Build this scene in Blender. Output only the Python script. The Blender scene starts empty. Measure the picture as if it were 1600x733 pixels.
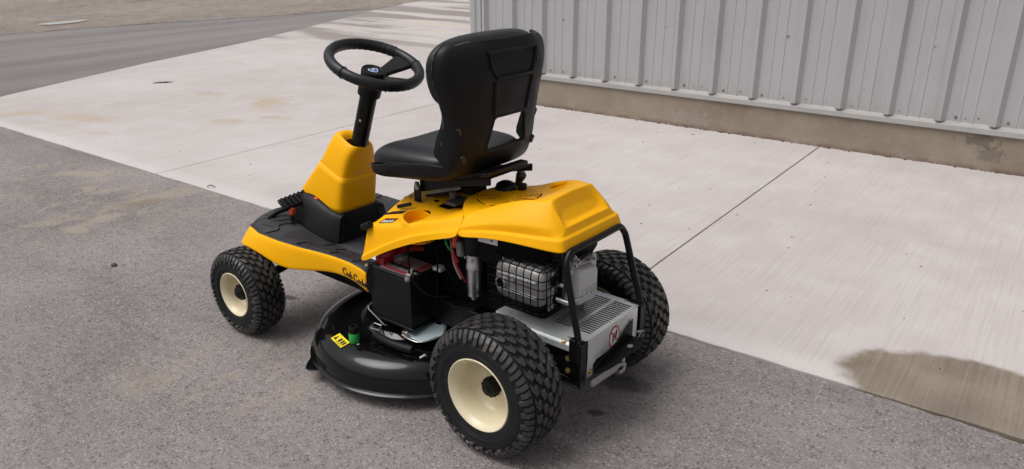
import bpy, bmesh, math, random
from mathutils import Vector, Matrix, noise
R_ = math.radians
PI = math.pi
SC = bpy.context.scene
COL = SC.collection

# ------------------------------------------------------------------ camera, sky, sun, exposure
cam_d = bpy.data.cameras.new('camera')
cam = bpy.data.objects.new('camera', cam_d)
COL.objects.link(cam)
cam.location = (0, 0, 1.4129)
cam.rotation_euler = (R_(90 - 21.27), 0, 0)
cam_d.sensor_width = 36
cam_d.lens = 1208.1 / 1600 * 36
cam_d.clip_end = 500
cam_d.clip_start = 0.05
SC.camera = cam

SUN_EL, SUN_AZ = 62, 196       # azimuth: degrees counter-clockwise from +X of the place the light comes from
world = bpy.data.worlds.new('World')
SC.world = world
world.use_nodes = True
wt = world.node_tree
for n in list(wt.nodes):
    wt.nodes.remove(n)
wo = wt.nodes.new('ShaderNodeOutputWorld')
wb = wt.nodes.new('ShaderNodeBackground')
ws = wt.nodes.new('ShaderNodeTexSky')
ws.sky_type = 'NISHITA'
ws.sun_disc = False
ws.sun_elevation = R_(SUN_EL)
ws.sun_rotation = R_(90 - SUN_AZ)
ws.dust_density = 6
ws.air_density = 1.0
wh = wt.nodes.new('ShaderNodeHueSaturation')      # a grey cloud deck: the sky without its blue
wh.inputs['Saturation'].default_value = 0.12
wt.links.new(ws.outputs[0], wh.inputs['Color'])
wt.links.new(wh.outputs[0], wb.inputs['Color'])
wt.links.new(wb.outputs[0], wo.inputs['Surface'])
wb.inputs['Strength'].default_value = 0.12

sun_d = bpy.data.lights.new('sun', 'SUN')
sun_d.energy = 1.35
sun_d.angle = R_(38)
sun_d.color = (1, 0.975, 0.95)
sun = bpy.data.objects.new('sun', sun_d)
COL.objects.link(sun)
sd = Vector((math.cos(R_(SUN_EL)) * math.cos(R_(SUN_AZ)), math.cos(R_(SUN_EL)) * math.sin(R_(SUN_AZ)), math.sin(R_(SUN_EL))))
sun.rotation_euler = sd.to_track_quat('Z', 'Y').to_euler()
sun.location = (0, 0, 8)

SC.view_settings.view_transform = 'Standard'
SC.view_settings.look = 'None'
SC.view_settings.exposure = 0.0
SC.view_settings.gamma = 1.0
SC.render.engine = 'CYCLES'

# ------------------------------------------------------------------ materials
MATS = {}

def lin(c):
    return tuple(((v / 255) / 12.92 if v / 255 <= 0.04045 else ((v / 255 + 0.055) / 1.055) ** 2.4) for v in c)

class NT:
    """small helper round a node tree"""
    def __init__(s, name):
        s.m = bpy.data.materials.new(name)
        s.m.use_nodes = True
        s.t = s.m.node_tree
        s.b = s.t.nodes['Principled BSDF']
        s.co = s.n('ShaderNodeTexCoord').outputs['Object']
    def n(s, typ, **kw):
        nd = s.t.nodes.new(typ)
        for k, v in kw.items():
            setattr(nd, k, v)
        return nd
    def set(s, sock, v):
        if hasattr(v, 'is_output') or isinstance(v, bpy.types.NodeSocket):
            s.t.links.new(v, sock)
        else:
            if sock.type == 'RGBA' and len(v) == 3:
                v = (*v, 1)
            sock.default_value = v
    def mapping(s, scale=(1, 1, 1), loc=(0, 0, 0), rot=(0, 0, 0)):
        m = s.n('ShaderNodeMapping')
        s.t.links.new(s.co, m.inputs[0])
        m.inputs['Scale'].default_value = scale
        m.inputs['Location'].default_value = loc
        m.inputs['Rotation'].default_value = rot
        return m.outputs[0]
    def noise(s, scale, detail=4, rough=0.55, vec=None, dist=0):
        nd = s.n('ShaderNodeTexNoise')
        s.t.links.new(vec or s.co, nd.inputs['Vector'])
        nd.inputs['Scale'].default_value = scale
        nd.inputs['Detail'].default_value = detail
        nd.inputs['Roughness'].default_value = rough
        nd.inputs['Distortion'].default_value = dist
        return nd.outputs['Fac']
    def vor(s, scale, feature='F1', vec=None, out='Distance', rnd=1.0):
        nd = s.n('ShaderNodeTexVoronoi', feature=feature)
        s.t.links.new(vec or s.co, nd.inputs['Vector'])
        nd.inputs['Scale'].default_value = scale
        nd.inputs['Randomness'].default_value = rnd
        return nd.outputs[out]
    def ramp(s, fac, a, b, ca=0.0, cb=1.0):
        nd = s.n('ShaderNodeMapRange')
        s.set(nd.inputs[0], fac)
        nd.inputs[1].default_value = a
        nd.inputs[2].default_value = b
        nd.inputs[3].default_value = ca
        nd.inputs[4].default_value = cb
        nd.interpolation_type = 'SMOOTHSTEP'
        return nd.outputs[0]
    def math(s, op, a, b=0.0):
        nd = s.n('ShaderNodeMath', operation=op)
        s.set(nd.inputs[0], a)
        s.set(nd.inputs[1], b)
        return nd.outputs[0]
    def mix(s, f, a, b, mode='MIX'):
        nd = s.n('ShaderNodeMixRGB', blend_type=mode)
        s.set(nd.inputs[0], f)
        s.set(nd.inputs[1], a)
        s.set(nd.inputs[2], b)
        return nd.outputs[0]
    def ell(s, cx, cy, rx, ry, rot=0, wob=0.0, wscale=4, soft=0.35):
        """mask of a soft ellipse on the ground with an uneven rim"""
        m = s.n('ShaderNodeMapping')
        m.vector_type = 'TEXTURE'
        s.t.links.new(s.co, m.inputs[0])
        m.inputs['Location'].default_value = (cx, cy, 0)
        m.inputs['Rotation'].default_value = (0, 0, rot)
        m.inputs['Scale'].default_value = (rx, ry, 100)
        l = s.n('ShaderNodeVectorMath', operation='LENGTH')
        s.t.links.new(m.outputs[0], l.inputs[0])
        d = l.outputs['Value']
        if wob:
            d = s.math('ADD', d, s.math('MULTIPLY', s.math('SUBTRACT', s.noise(wscale, 5, 0.6), 0.5), wob))
        return s.ramp(d, 1 + soft / 2, 1 - soft / 2)
    def bump(s, h, strength, dist=0.01, prev=None):
        nd = s.n('ShaderNodeBump')
        s.set(nd.inputs['Height'], h)
        nd.inputs['Strength'].default_value = strength
        nd.inputs['Distance'].default_value = dist
        if prev is not None:
            s.t.links.new(prev, nd.inputs['Normal'])
        return nd.outputs[0]
    def out(s, color=None, rough=None, normal=None, metal=None, **kw):
        if color is not None:
            s.set(s.b.inputs['Base Color'], color)
        if rough is not None:
            s.set(s.b.inputs['Roughness'], rough)
        if metal is not None:
            s.set(s.b.inputs['Metallic'], metal)
        if normal is not None:
            s.t.links.new(normal, s.b.inputs['Normal'])
        for k, v in kw.items():
            s.b.inputs[k].default_value = v
        return s.m

def simple(name, col, rough=0.5, metal=0.0, var=0.12, vs=30, bs=None, bstr=0.15, bd=0.002, rvar=0.12, dust=0.0, **kw):
    if name in MATS:
        return MATS[name]
    N = NT(name)
    f = N.noise(vs, 5)
    c = N.mix(f, tuple(v * (1 - var) for v in col), tuple(min(1, v * (1 + var)) for v in col))
    if dust:
        c = N.mix(N.math('MULTIPLY', N.ramp(N.noise(9, 6, 0.65), 0.45, 0.8), dust), c, (0.30, 0.27, 0.23))
    r = N.ramp(N.noise(vs * 0.4, 4), 0.25, 0.75, max(0.02, rough - rvar), min(1, rough + rvar))
    nrm = None
    if bs:
        nrm = N.bump(N.noise(bs, 3), bstr, bd)
    MATS[name] = N.out(c, r, nrm, metal, **kw)
    return MATS[name]

YEL = simple('yellow_plastic', (0.92, 0.435, 0.0012), 0.42, var=0.02, vs=8, bs=420, bstr=0.04, bd=0.001, rvar=0.06, dust=0.015, **{'Specular IOR Level': 0.18})
BLK = simple('black_moulded_plastic', (0.0065, 0.0066, 0.0078), 0.52, var=0.2, bs=600, bstr=0.12, bd=0.001, dust=0.003, **{'Specular IOR Level': 0.24})
MATB = simple('black_foot_mat', (0.022, 0.022, 0.026), 0.5, var=0.25, bs=500, bstr=0.2, bd=0.001, dust=0.12)
PAINT = simple('black_frame_paint', (0.0045, 0.0045, 0.005), 0.34, var=0.2, dust=0.005, **{'Specular IOR Level': 0.25})
GLOSS = simple('black_gloss_paint', (0.004, 0.004, 0.0045), 0.10, var=0.2, rvar=0.03, bs=9, bstr=0.04, bd=0.004, dust=0.0, **{'Specular IOR Level': 0.38})
VINYL = simple('black_vinyl', (0.0095, 0.010, 0.0125), 0.42, var=0.15, bs=340, bstr=0.2, bd=0.001, rvar=0.05, **{'Specular IOR Level': 0.4})
RUB = simple('tyre_rubber', (0.0065, 0.007, 0.0088), 0.58, var=0.25, vs=40, bs=90, bstr=0.08, dust=0.03, **{'Specular IOR Level': 0.35})
TREAD = simple('tread_rubber', (0.030, 0.0285, 0.0285), 0.45, var=0.5, vs=24, bs=120, bstr=0.15, dust=0.25)
CREAM = simple('cream_rim_paint', (0.70, 0.62, 0.43), 0.32, var=0.04, rvar=0.06, dust=0.14)
ALU = simple('cast_aluminium', (0.52, 0.52, 0.53), 0.34, 0.9, var=0.08, bs=160, bstr=0.06, bd=0.001)
ALUP = simple('grey_cast_cover', (0.52, 0.52, 0.53), 0.45, 0.25, var=0.08, bs=300, bstr=0.2, bd=0.001)
STEEL = simple('bare_steel', (0.5, 0.48, 0.46), 0.42, 0.9, var=0.2, bs=60, bstr=0.15)
ZINC = simple('zinc_plate', (0.66, 0.685, 0.69), 0.28, 0.6, var=0.10, vs=14, rvar=0.10)
GOLD = simple('yellow_zinc_bolt', (0.55, 0.42, 0.2), 0.35, 0.9)
WIRE = simple('black_wire', (0.003, 0.003, 0.003), 0.6, **{'Specular IOR Level': 0.08})
RED = simple('red_plastic', (0.30, 0.010, 0.014), 0.4, var=0.25)
ORANGE = simple('orange_red_plastic', (0.55, 0.06, 0.015), 0.4)
GREEN = simple('green_plastic', (0.02, 0.30, 0.05), 0.4)
WHITE = simple('white_label', (0.72, 0.72, 0.73), 0.45, var=0.05)
GREYL = simple('grey_print', (0.30, 0.30, 0.32), 0.5)
LRED = simple('red_print', (0.45, 0.035, 0.05), 0.45)
LBLK = simple('black_print', (0.012, 0.010, 0.010), 0.4)
LMAR = simple('dark_red_print', (0.022, 0.008, 0.008), 0.4)
LYEL = simple('yellow_label', (0.80, 0.62, 0.01), 0.4, var=0.05)
BLUE = simple('blue_print', (0.01, 0.10, 0.45), 0.35)
DARK = simple('engine_black', (0.004, 0.004, 0.004), 0.6, var=0.3, **{'Specular IOR Level': 0.1})
ORNG_CAP = simple('fuel_cap_yellow', (0.82, 0.33, 0.004), 0.4)

# ------------------------------------------------------------------ mesh helpers
class MB:
    def __init__(s):
        s.v = []
        s.f = []
    def add(s, vs, fs):
        k = len(s.v)
        s.v += [tuple(p) for p in vs]
        s.f += [tuple(i + k for i in f) for f in fs]
        return s
    def box(s, c, size, rot=None):
        x, y, z = (d / 2 for d in size)
        P = [Vector((a * x, b * y, d * z)) for d in (-1, 1) for b in (-1, 1) for a in (-1, 1)]
        M = rot.to_matrix() if hasattr(rot, 'to_matrix') else rot
        if M is not None:
            P = [M @ p for p in P]
        P = [p + Vector(c) for p in P]
        return s.add(P, [(0, 2, 3, 1), (4, 5, 7, 6), (0, 1, 5, 4), (2, 6, 7, 3), (0, 4, 6, 2), (1, 3, 7, 5)])
    def bx(s, x0, x1, y0, y1, z0, z1):
        return s.box(((x0 + x1) / 2, (y0 + y1) / 2, (z0 + z1) / 2), (abs(x1 - x0), abs(y1 - y0), abs(z1 - z0)))
    def prism(s, pts, off):
        """polygon of 3D points extruded by the vector off"""
        n = len(pts)
        P = [Vector(p) for p in pts] + [Vector(p) + Vector(off) for p in pts]
        return s.add(P, [tuple(range(n - 1, -1, -1)), tuple(range(n, 2 * n))] + [(i, (i + 1) % n, (i + 1) % n + n, i + n) for i in range(n)])
    def tube(s, pts, r, n=10, closed=False, smooth=0, caps=True):
        P = [Vector(p) for p in pts]
        rs = r if isinstance(r, (list, tuple)) else [r] * len(P)
        if smooth:
            P, rs = catmull(P, rs, smooth, closed)
        m = len(P)
        up = None
        rings = []
        for i in range(m):
            a = P[(i - 1) % m] if (closed or i > 0) else P[i]
            b = P[(i + 1) % m] if (closed or i < m - 1) else P[i]
            t = (b - a).normalized()
            if up is None:
                up = t.orthogonal().normalized()
            up = (up - t * up.dot(t)).normalized()
            w = t.cross(up)
            rings.append([P[i] + (up * math.cos(2 * PI * k / n) + w * math.sin(2 * PI * k / n)) * rs[i] for k in range(n)])
        vs = [p for rg in rings for p in rg]
        fs = []
        for i in range(m if closed else m - 1):
            j = (i + 1) % m
            for k in range(n):
                k2 = (k + 1) % n
                fs.append((i * n + k, i * n + k2, j * n + k2, j * n + k))
        if caps and not closed:
            fs.append(tuple(range(n - 1, -1, -1)))
            fs.append(tuple((m - 1) * n + k for k in range(n)))
        return s.add(vs, fs)
    def lathe(s, prof, o=(0, 0, 0), axis=(0, 0, 1), n=32, close=False, a0=0, a1=None):
        """prof: (radius, height along axis)"""
        ax = Vector(axis).normalized()
        e = ax.orthogonal().normalized()
        g = ax.cross(e)
        m = len(prof)
        vs = []
        full = a1 is None
        cnt = n if full else n + 1
        for k in range(cnt):
            t = 2 * PI * k / n if full else a0 + (a1 - a0) * k / n
            d = e * math.cos(t) + g * math.sin(t)
            for r, h in prof:
                vs.append(Vector(o) + d * r + ax * h)
        fs = []
        for k in range(n):
            k2 = (k + 1) % cnt if full else k + 1
            for i in range(m if close else m - 1):
                j = (i + 1) % m
                fs.append((k * m + i, k2 * m + i, k2 * m + j, k * m + j))
        return s.add(vs, fs)
    def grid(s, rows, closed_u=False, skip=None):
        m = len(rows[0])
        vs = [p for r in rows for p in r]
        fs = []
        for i in range(len(rows) - 1):
            for j in range(m if closed_u else m - 1):
                if skip and skip(i, j):
                    continue
                j2 = (j + 1) % m
                fs.append((i * m + j, i * m + j2, (i + 1) * m + j2, (i + 1) * m + j))
        return s.add(vs, fs)
    def mesh(s, name, merge=0.0):
        me = bpy.data.meshes.new(name)
        me.from_pydata([tuple(p) for p in s.v], [], s.f)
        bm = bmesh.new()
        bm.from_mesh(me)
        if merge:
            bmesh.ops.remove_doubles(bm, verts=bm.verts, dist=merge)
        bmesh.ops.recalc_face_normals(bm, faces=bm.faces)
        bm.to_mesh(me)
        bm.free()
        return me

def catmull(P, rs, k, closed=False):
    out, ro = [], []
    m = len(P)
    for i in range(m if closed else m - 1):
        p0 = P[(i - 1) % m] if (closed or i > 0) else P[i]
        p1, p2 = P[i], P[(i + 1) % m]
        p3 = P[(i + 2) % m] if (closed or i + 2 < m) else p2
        for j in range(k):
            t = j / k
            out.append(0.5 * ((2 * p1) + (p2 - p0) * t + (2 * p0 - 5 * p1 + 4 * p2 - p3) * t * t + (3 * p1 - p0 - 3 * p2 + p3) * t ** 3))
            ro.append(rs[i] * (1 - t) + rs[(i + 1) % m] * t)
    if not closed:
        out.append(P[-1])
        ro.append(rs[-1])
    return out, ro

def lerp(a, b, t):
    return a + (b - a) * t

def plerp(xs, ys, x):
    if x <= xs[0]:
        return ys[0]
    for i in range(len(xs) - 1):
        if x <= xs[i + 1]:
            return lerp(ys[i], ys[i + 1], (x - xs[i]) / (xs[i + 1] - xs[i]))
    return ys[-1]

def obj(name, mb, m, parent=None, bevel=0, seg=2, sub=0, solid=0, flat=False, merge=0.0, soff=-1, crease=None, ang=40):
    me = mb.mesh(name, merge or (1e-5 if sub else 0)) if isinstance(mb, MB) else mb
    if me.materials:
        me.materials[0] = m
    else:
        me.materials.append(m)
    o = bpy.data.objects.new(name, me)
    COL.objects.link(o)
    if parent is not None:
        o.parent = parent
    if not flat:
        me.polygons.foreach_set('use_smooth', [True] * len(me.polygons))
        if not sub:
            try:
                me.set_sharp_from_angle(angle=R_(ang))
            except Exception:
                pass
    if crease:
        att = me.attributes.new('crease_edge', 'FLOAT', 'EDGE')
        for e in me.edges:
            a, b = (me.vertices[i].co for i in e.vertices)
            att.data[e.index].value = crease(a, b)
    if sub:
        md = o.modifiers.new('sub', 'SUBSURF')
        md.levels = md.render_levels = sub
    if solid:
        md = o.modifiers.new('solid', 'SOLIDIFY')
        md.thickness = solid
        md.offset = soff
    if bevel:
        md = o.modifiers.new('bevel', 'BEVEL')
        md.width = bevel
        md.segments = seg
        md.limit_method = 'ANGLE'
        md.angle_limit = R_(35)
    return o

from mathutils.bvhtree import BVHTree
def surf(o):
    bpy.context.view_layer.update()
    e = o.evaluated_get(bpy.context.evaluated_depsgraph_get())
    me = e.to_mesh()
    t = BVHTree.FromPolygons([v.co.copy() for v in me.vertices], [tuple(p.vertices) for p in me.polygons])
    e.to_mesh_clear()
    return t

def drop(t, x, y, h=0.0, z=2.0):
    """point of the surface below (x, y), lifted h along its normal"""
    p, n, _, _ = t.ray_cast(Vector((x, y, z)), Vector((0, 0, -1)))
    if p is None:
        return Vector((x, y, 0))
    return p + (n if n.z > 0 else -n) * h

def tag(o, label=None, cat=None, group=None, kind=None):
    for k, v in (('label', label), ('category', cat), ('group', group), ('kind', kind)):
        if v:
            o[k] = v
    return o

def empty(name, loc=(0, 0, 0), rz=0, parent=None):
    o = bpy.data.objects.new(name, None)
    o.empty_display_size = 0.1
    COL.objects.link(o)
    o.location = loc
    o.rotation_euler = (0, 0, rz)
    if parent is not None:
        o.parent = parent
    return o

def text(name, body, size, mat, parent, M, extrude=0.001, bevel=0.0, align='CENTER'):
    c = bpy.data.curves.new(name, 'FONT')
    c.body = body
    c.size = size
    c.extrude = extrude
    c.bevel_depth = bevel
    c.align_x = align
    c.align_y = 'CENTER'
    t = bpy.data.objects.new(name, c)
    COL.objects.link(t)
    dg = bpy.context.evaluated_depsgraph_get()
    me = bpy.data.meshes.new_from_object(t.evaluated_get(dg))
    bpy.data.objects.remove(t)
    me.transform(M)
    o = obj(name, me, mat, parent, flat=True)
    return o

def frame(o, x, y):
    """matrix with given x and y axes at o"""
    x = Vector(x).normalized()
    y = Vector(y)
    y = (y - x * y.dot(x)).normalized()
    z = x.cross(y)
    M = Matrix((x, y, z)).transposed().to_4x4()
    M.translation = Vector(o)
    return M

def bolt(name, o, axis, r, h, mat, parent):
    m = MB().lathe([(r * 1.45, 0), (r * 1.45, h * .25), (r, h * .25)], o, axis, 16)
    m.lathe([(r, h * .25), (r, h * .9), (r * .8, h), (0.0001, h)], o, axis, 6)
    return obj(name, m, mat, parent, ang=25)

# ------------------------------------------------------------------ the site (s along the building, t towards it)
SITE = R_(-36.0)
def struct(name, mb, m, parent=None, **kw):
    o = obj(name, mb, m, parent, **kw)
    if parent is None:
        o['kind'] = 'structure'
        o.rotation_euler = (0, 0, SITE)
    return o

random.seed(7)
T_EDGE, T_WALL = 2.465, 5.59
ROAD = [(-7.72, 2.465), (-8.03, 3.0), (-8.78, 4.8), (-9.50, 6.85), (-10.35, 8.75), (-11.95, 12.2), (-13.7, 16.5), (-17.5, 26.0)]

def road_s(t):
    return plerp([p[1] for p in ROAD], [p[0] for p in ROAD], t)

# asphalt
def asphalt_mat():
    N = NT('asphalt')
    big = N.noise(0.9, 6, 0.62)
    mid = N.noise(6, 6, 0.65)
    fine = N.noise(150, 3, 0.7)
    agg = N.vor(260, out='Color')
    sep = N.n('ShaderNodeSeparateColor')
    N.t.links.new(agg, sep.inputs[0])
    aggv = sep.outputs[0]
    c = N.mix(N.ramp(big, 0.3, 0.72), (0.220, 0.194, 0.188), (0.375, 0.338, 0.328))
    roll = N.noise(1.6, 6, 0.68, N.mapping((0.32, 1.5, 1), (1.2, 3.1, 0), (0, 0, 0.25)))
    c = N.mix(N.ramp(roll, 0.40, 0.70, 0, 0.55), c, (0.385, 0.348, 0.345))
    c = N.mix(N.ramp(roll, 0.50, 0.32, 0, 0.45), c, (0.190, 0.168, 0.171))
    mott = N.noise(30, 6, 0.8)
    c = N.mix(N.ramp(mott, 0.50, 0.36, 0.0, 0.55), c, (0.135, 0.119, 0.121))
    c = N.mix(N.ramp(mott, 0.54, 0.70, 0.0, 0.45), c, (0.44, 0.402, 0.398))
    grain = N.noise(110, 3, 0.8)
    c = N.mix(N.ramp(grain, 0.48, 0.34, 0.0, 0.7), c, (0.085, 0.075, 0.077))
    c = N.mix(N.ramp(grain, 0.56, 0.72, 0.0, 0.55), c, (0.50, 0.46, 0.455))
    def stones(scale, lo, size, col, amt):
        nd = N.n('ShaderNodeTexVoronoi')
        N.t.links.new(N.co, nd.inputs['Vector'])
        nd.inputs['Scale'].default_value = scale
        sc = N.n('ShaderNodeSeparateColor')
        N.t.links.new(nd.outputs['Color'], sc.inputs[0])
        k = N.math('MULTIPLY', N.ramp(sc.outputs[0], lo, lo + .03), N.ramp(nd.outputs['Distance'], size, size * .6))
        return N.mix(N.math('MULTIPLY', k, amt), c, col)
    c = stones(95, .70, .50, (0.54, 0.495, 0.48), .45)
    c = stones(70, .74, .42, (0.088, 0.077, 0.079), .60)
    c = stones(150, .62, .5, (0.46, 0.42, 0.412), .4)
    c = stones(34, .88, .26, (0.50, 0.45, 0.42), .5)
    # dried tan silt washed over the surface, caught in the hollows
    brk = N.ramp(N.noise(8.5, 7, 0.72, N.mapping((1.0, .55, 1), (2.2, 0.3, 0), (0, 0, .35)), 0.5), 0.50, 0.60)
    sand = N.ell(-4.13, 2.22, 0.085, 0.26, -0.25, 1.6, 12, 0.9)
    sand = N.math('MULTIPLY', sand, N.ramp(brk, 0, 1, .75, 1))
    for a in ((-4.03, 1.86, 0.055, 0.09, 0, 1.6, 16, .9), (-3.98, 1.68, 0.08, 0.05, 0.3, 1.6, 16, .9), (-4.95, 2.2, .18, .06, .5, 1.5, 12, 1.1)):
        sand = N.math('MAXIMUM', sand, N.ell(*a))
    far_s = N.ell(-4.35, 1.95, 0.55, 0.75, -0.3, 0.8, 5, 1.4)
    for a in ((-5.1, 2.05, 0.5, 0.30, 0.4, 1.0, 7, 1.4), (-2.1, 1.30, 0.35, 0.2, 0.5, 1.0, 8, 1.5), (-1.2, .75, .5, .25, .3, 1, 8, 1.5), (-4.6, 1.1, .4, .3, 0, 1, 8, 1.4)):
        far_s = N.math('MAXIMUM', far_s, N.ell(*a))
    sand = N.math('MAXIMUM', sand, N.math('MULTIPLY', N.math('MULTIPLY', far_s, brk), .85))
    sand = N.math('MULTIPLY', sand, N.ramp(grain, 0.30, 0.55, 0.35, 0.8))
    c = N.mix(sand, c, (0.43, 0.365, 0.285))
    core = N.math('MULTIPLY', N.ell(-4.10, 2.13, 0.045, 0.13, -0.4, 1.2, 14, .8), 0.45)
    c = N.mix(core, c, (0.22, 0.155, 0.10))
    # oil drips
    oil = N.ell(-1.005, 1.835, 0.028, 0.016, 0.3, 0.7, 40, 0.5)
    for a in ((-1.02, 2.04, 0.09, 0.05, 0.2, 1.4, 24, 1.0), (-2.47, 1.80, 0.05, 0.022, 0.3, .6, 30, 0.6), (-3.37, 1.55, .02, .01, 0, .6, 40, .6)):
        oil = N.math('MAXIMUM', oil, N.ell(*a))
    c = N.mix(N.math('MULTIPLY', oil, 0.75), c, (0.045, 0.040, 0.040))
    # the far road is a cleaner, smoother and paler lane
    sx = N.n('ShaderNodeSeparateXYZ')
    N.t.links.new(N.co, sx.inputs[0])
    lane = N.ramp(N.math('ADD', sx.outputs[0], N.math('MULTIPLY', sx.outputs[1], 0.42)), -5.9, -6.6)
    streak = N.noise(1.4, 5, 0.6, N.mapping((1, 0.09, 1), (0, 0, 0), (0, 0, -0.40)))
    lanec = N.mix(N.ramp(streak, 0.3, 0.7), (0.200, 0.182, 0.180), (0.305, 0.280, 0.275))
    lanec = N.mix(N.ramp(aggv, 0, 1, 0, 0.3), lanec, (0.15, 0.14, 0.14))
    c = N.mix(lane, c, lanec)
    h = N.math('ADD', N.math('MULTIPLY', N.vor(260), 0.7), N.math('MULTIPLY', fine, 0.8))
    h2 = N.noise(14, 5, 0.6)
    nrm = N.bump(h, 1.0, 0.005)
    nrm = N.bump(mott, 0.55, 0.012, nrm)
    return N.out(c, N.ramp(mid, .3, .7, .78, .95), nrm, **{'Specular IOR Level': 0.35})

ASPH = asphalt_mat()

def concrete_mat():
    N = NT('broomed_concrete')
    big = N.noise(0.55, 6, 0.6)
    mid = N.noise(3.5, 6, 0.62)
    broom = N.noise(1.0, 4, 0.65, N.mapping((95, 2.0, 1)))
    broom2 = N.noise(1.0, 3, 0.5, N.mapping((26, 0.8, 1), (3, 5, 0)))
    speck = N.noise(220, 2, 0.6)
    c = N.mix(N.ramp(big, 0.3, 0.7), (0.455, 0.412, 0.402), (0.545, 0.503, 0.492))
    c = N.mix(N.ramp(mid, 0.45, 0.78, 0, 0.6), c, (0.585, 0.548, 0.537))
    c = N.mix(N.ramp(mid, 0.5, 0.25, 0, 0.35), c, (0.43, 0.38, 0.365))
    c = N.mix(N.ramp(broom, 0.44, 0.66, 0, 0.38), c, (0.38, 0.345, 0.335))
    c = N.mix(N.ramp(broom2, 0.52, 0.75, 0, 0.13), c, (0.42, 0.385, 0.37))
    c = N.mix(N.ramp(speck, 0.62, 0.75, 0, 0.4), c, (0.33, 0.30, 0.285))
    c = N.mix(N.ramp(N.noise(28, 6, .75), 0.56, 0.74, 0, 0.3), c, (0.38, 0.345, 0.33))
    c = N.mix(N.ramp(N.noise(1.7, 7, .7, N.mapping((1, 1, 1), (9, 4, 0)), .6), 0.57, 0.70, 0, 0.28), c, (0.40, 0.36, 0.34))
    # a pale trowelled strip along the front edge
    sx = N.n('ShaderNodeSeparateXYZ')
    N.t.links.new(N.co, sx.inputs[0])
    c = N.mix(N.ramp(sx.outputs[1], 2.62, 2.50, 0, 0.45), c, (0.60, 0.57, 0.555))
    # tan mud marks
    mud = N.ell(-5.75, 4.25, 0.16, 0.30, 0.9, 1.8, 7, 0.9)
    for a in ((-5.25, 3.92, 0.16, 0.05, 0.35, 1.3, 12, .7), (-5.45, 3.6, .12, .10, .5, 1.6, 10, .9), (-6.6, 4.2, .15, .07, .3, 1.5, 10, .9), (-6.5, 3.0, .3, .12, .3, 1.6, 6, 1.2),
              (-7.1, 2.75, .25, .10, 1.0, 1.6, 6, 1.2), (-5.9, 2.8, .10, .05, .4, 1.4, 12, .9), (-6.8, 3.5, .09, .03, .4, 1.4, 12, .9), (-2.1, 3.3, .1, .05, .4, 1.5, 12, 1)):
        mud = N.math('MAXIMUM', mud, N.ell(*a))
    c = N.mix(N.math('MULTIPLY', mud, N.ramp(mid, 0.3, 0.6, 0.15, 0.7)), c, (0.44, 0.345, 0.235))
    # damp and silt bands far off, past the end of the building
    damp = N.noise(0.75, 6, 0.6, N.mapping((0.30, 1.5, 1), (2.3, 0.7, 0), (0, 0, 0.05)))
    far = N.ramp(N.math('SUBTRACT', sx.outputs[1], N.math('MULTIPLY', sx.outputs[0], .35)), 9.2, 11.2)
    c = N.mix(N.math('MULTIPLY', N.ramp(damp, 0.46, 0.57, 0, .95), far), c, (0.27, 0.238, 0.222))
    c = N.mix(N.math('MULTIPLY', N.ramp(damp, 0.44, 0.34, 0, .7), far), c, (0.56, 0.485, 0.39))
    # old oil soak by the right of the apron
    st = N.ell(0.04, 2.605, 0.49, 0.285, -0.03, 0.30, 7.0, 0.16)
    stb = N.math('ADD', N.math('MULTIPLY', broom, 0.5), N.math('MULTIPLY', mid, 0.6))
    stc = N.mix(N.ramp(stb, 0.35, 0.75), (0.140, 0.112, 0.080), (0.265, 0.218, 0.165))
    c = N.mix(N.math('MULTIPLY', st, 0.94), c, stc)
    h = N.math('ADD', N.math('MULTIPLY', broom, 1.0), N.math('MULTIPLY', speck, 0.25))
    nrm = N.bump(h, 0.35, 0.004)
    return N.out(c, N.ramp(st, 0, 1, 0.85, 0.62), nrm, **{'Specular IOR Level': 0.3})

CONC = concrete_mat()

def dirt_mat():
    N = NT('muddy_dirt')
    big = N.noise(0.5, 6, 0.6, N.mapping((1, .45, 1), (0, 0, 0), (0, 0, -0.35)))
    mid = N.noise(5, 7, 0.7)
    fine = N.noise(45, 5, 0.7)
    c = N.mix(N.ramp(big, 0.32, 0.68), (0.235, 0.195, 0.175), (0.345, 0.295, 0.245))
    c = N.mix(N.ramp(mid, 0.35, 0.75, 0, .7), c, (0.40, 0.35, 0.31))
    c = N.mix(N.ramp(fine, 0.54, 0.30, 0, .85), c, (0.11, 0.088, 0.078))
    c = N.mix(N.ramp(N.noise(12, 5, .7, N.mapping((1, .3, 1), (0, 0, 0), (0, 0, -.35))), .56, .70, 0, .6), c, (0.13, 0.10, 0.085))
    wet = N.noise(0.8, 5, 0.6, N.mapping((1, .25, 1), (7, 2, 0), (0, 0, -0.35)))
    w = N.ramp(wet, 0.60, 0.68)
    c = N.mix(N.math('MULTIPLY', w, 0.7), c, (0.10, 0.078, 0.068))
    nrm = N.bump(N.math('ADD', mid, N.math('MULTIPLY', fine, .5)), 0.8, 0.05)
    return N.out(c, N.ramp(w, 0, 1, .95, .5), nrm)

def site_noise(s, t, a):
    return noise.noise(Vector((s * a, t * a, 3.7)))

# ground sheet of dirt, to the horizon
m = MB()
m.grid([[Vector((s, t, -0.06)) for s in (-160, -60, -30, -8, 20, 80, 160)] for t in (-160, -40, 0, 12, 40, 160)])
struct('dirt_ground', m, dirt_mat())
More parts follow.
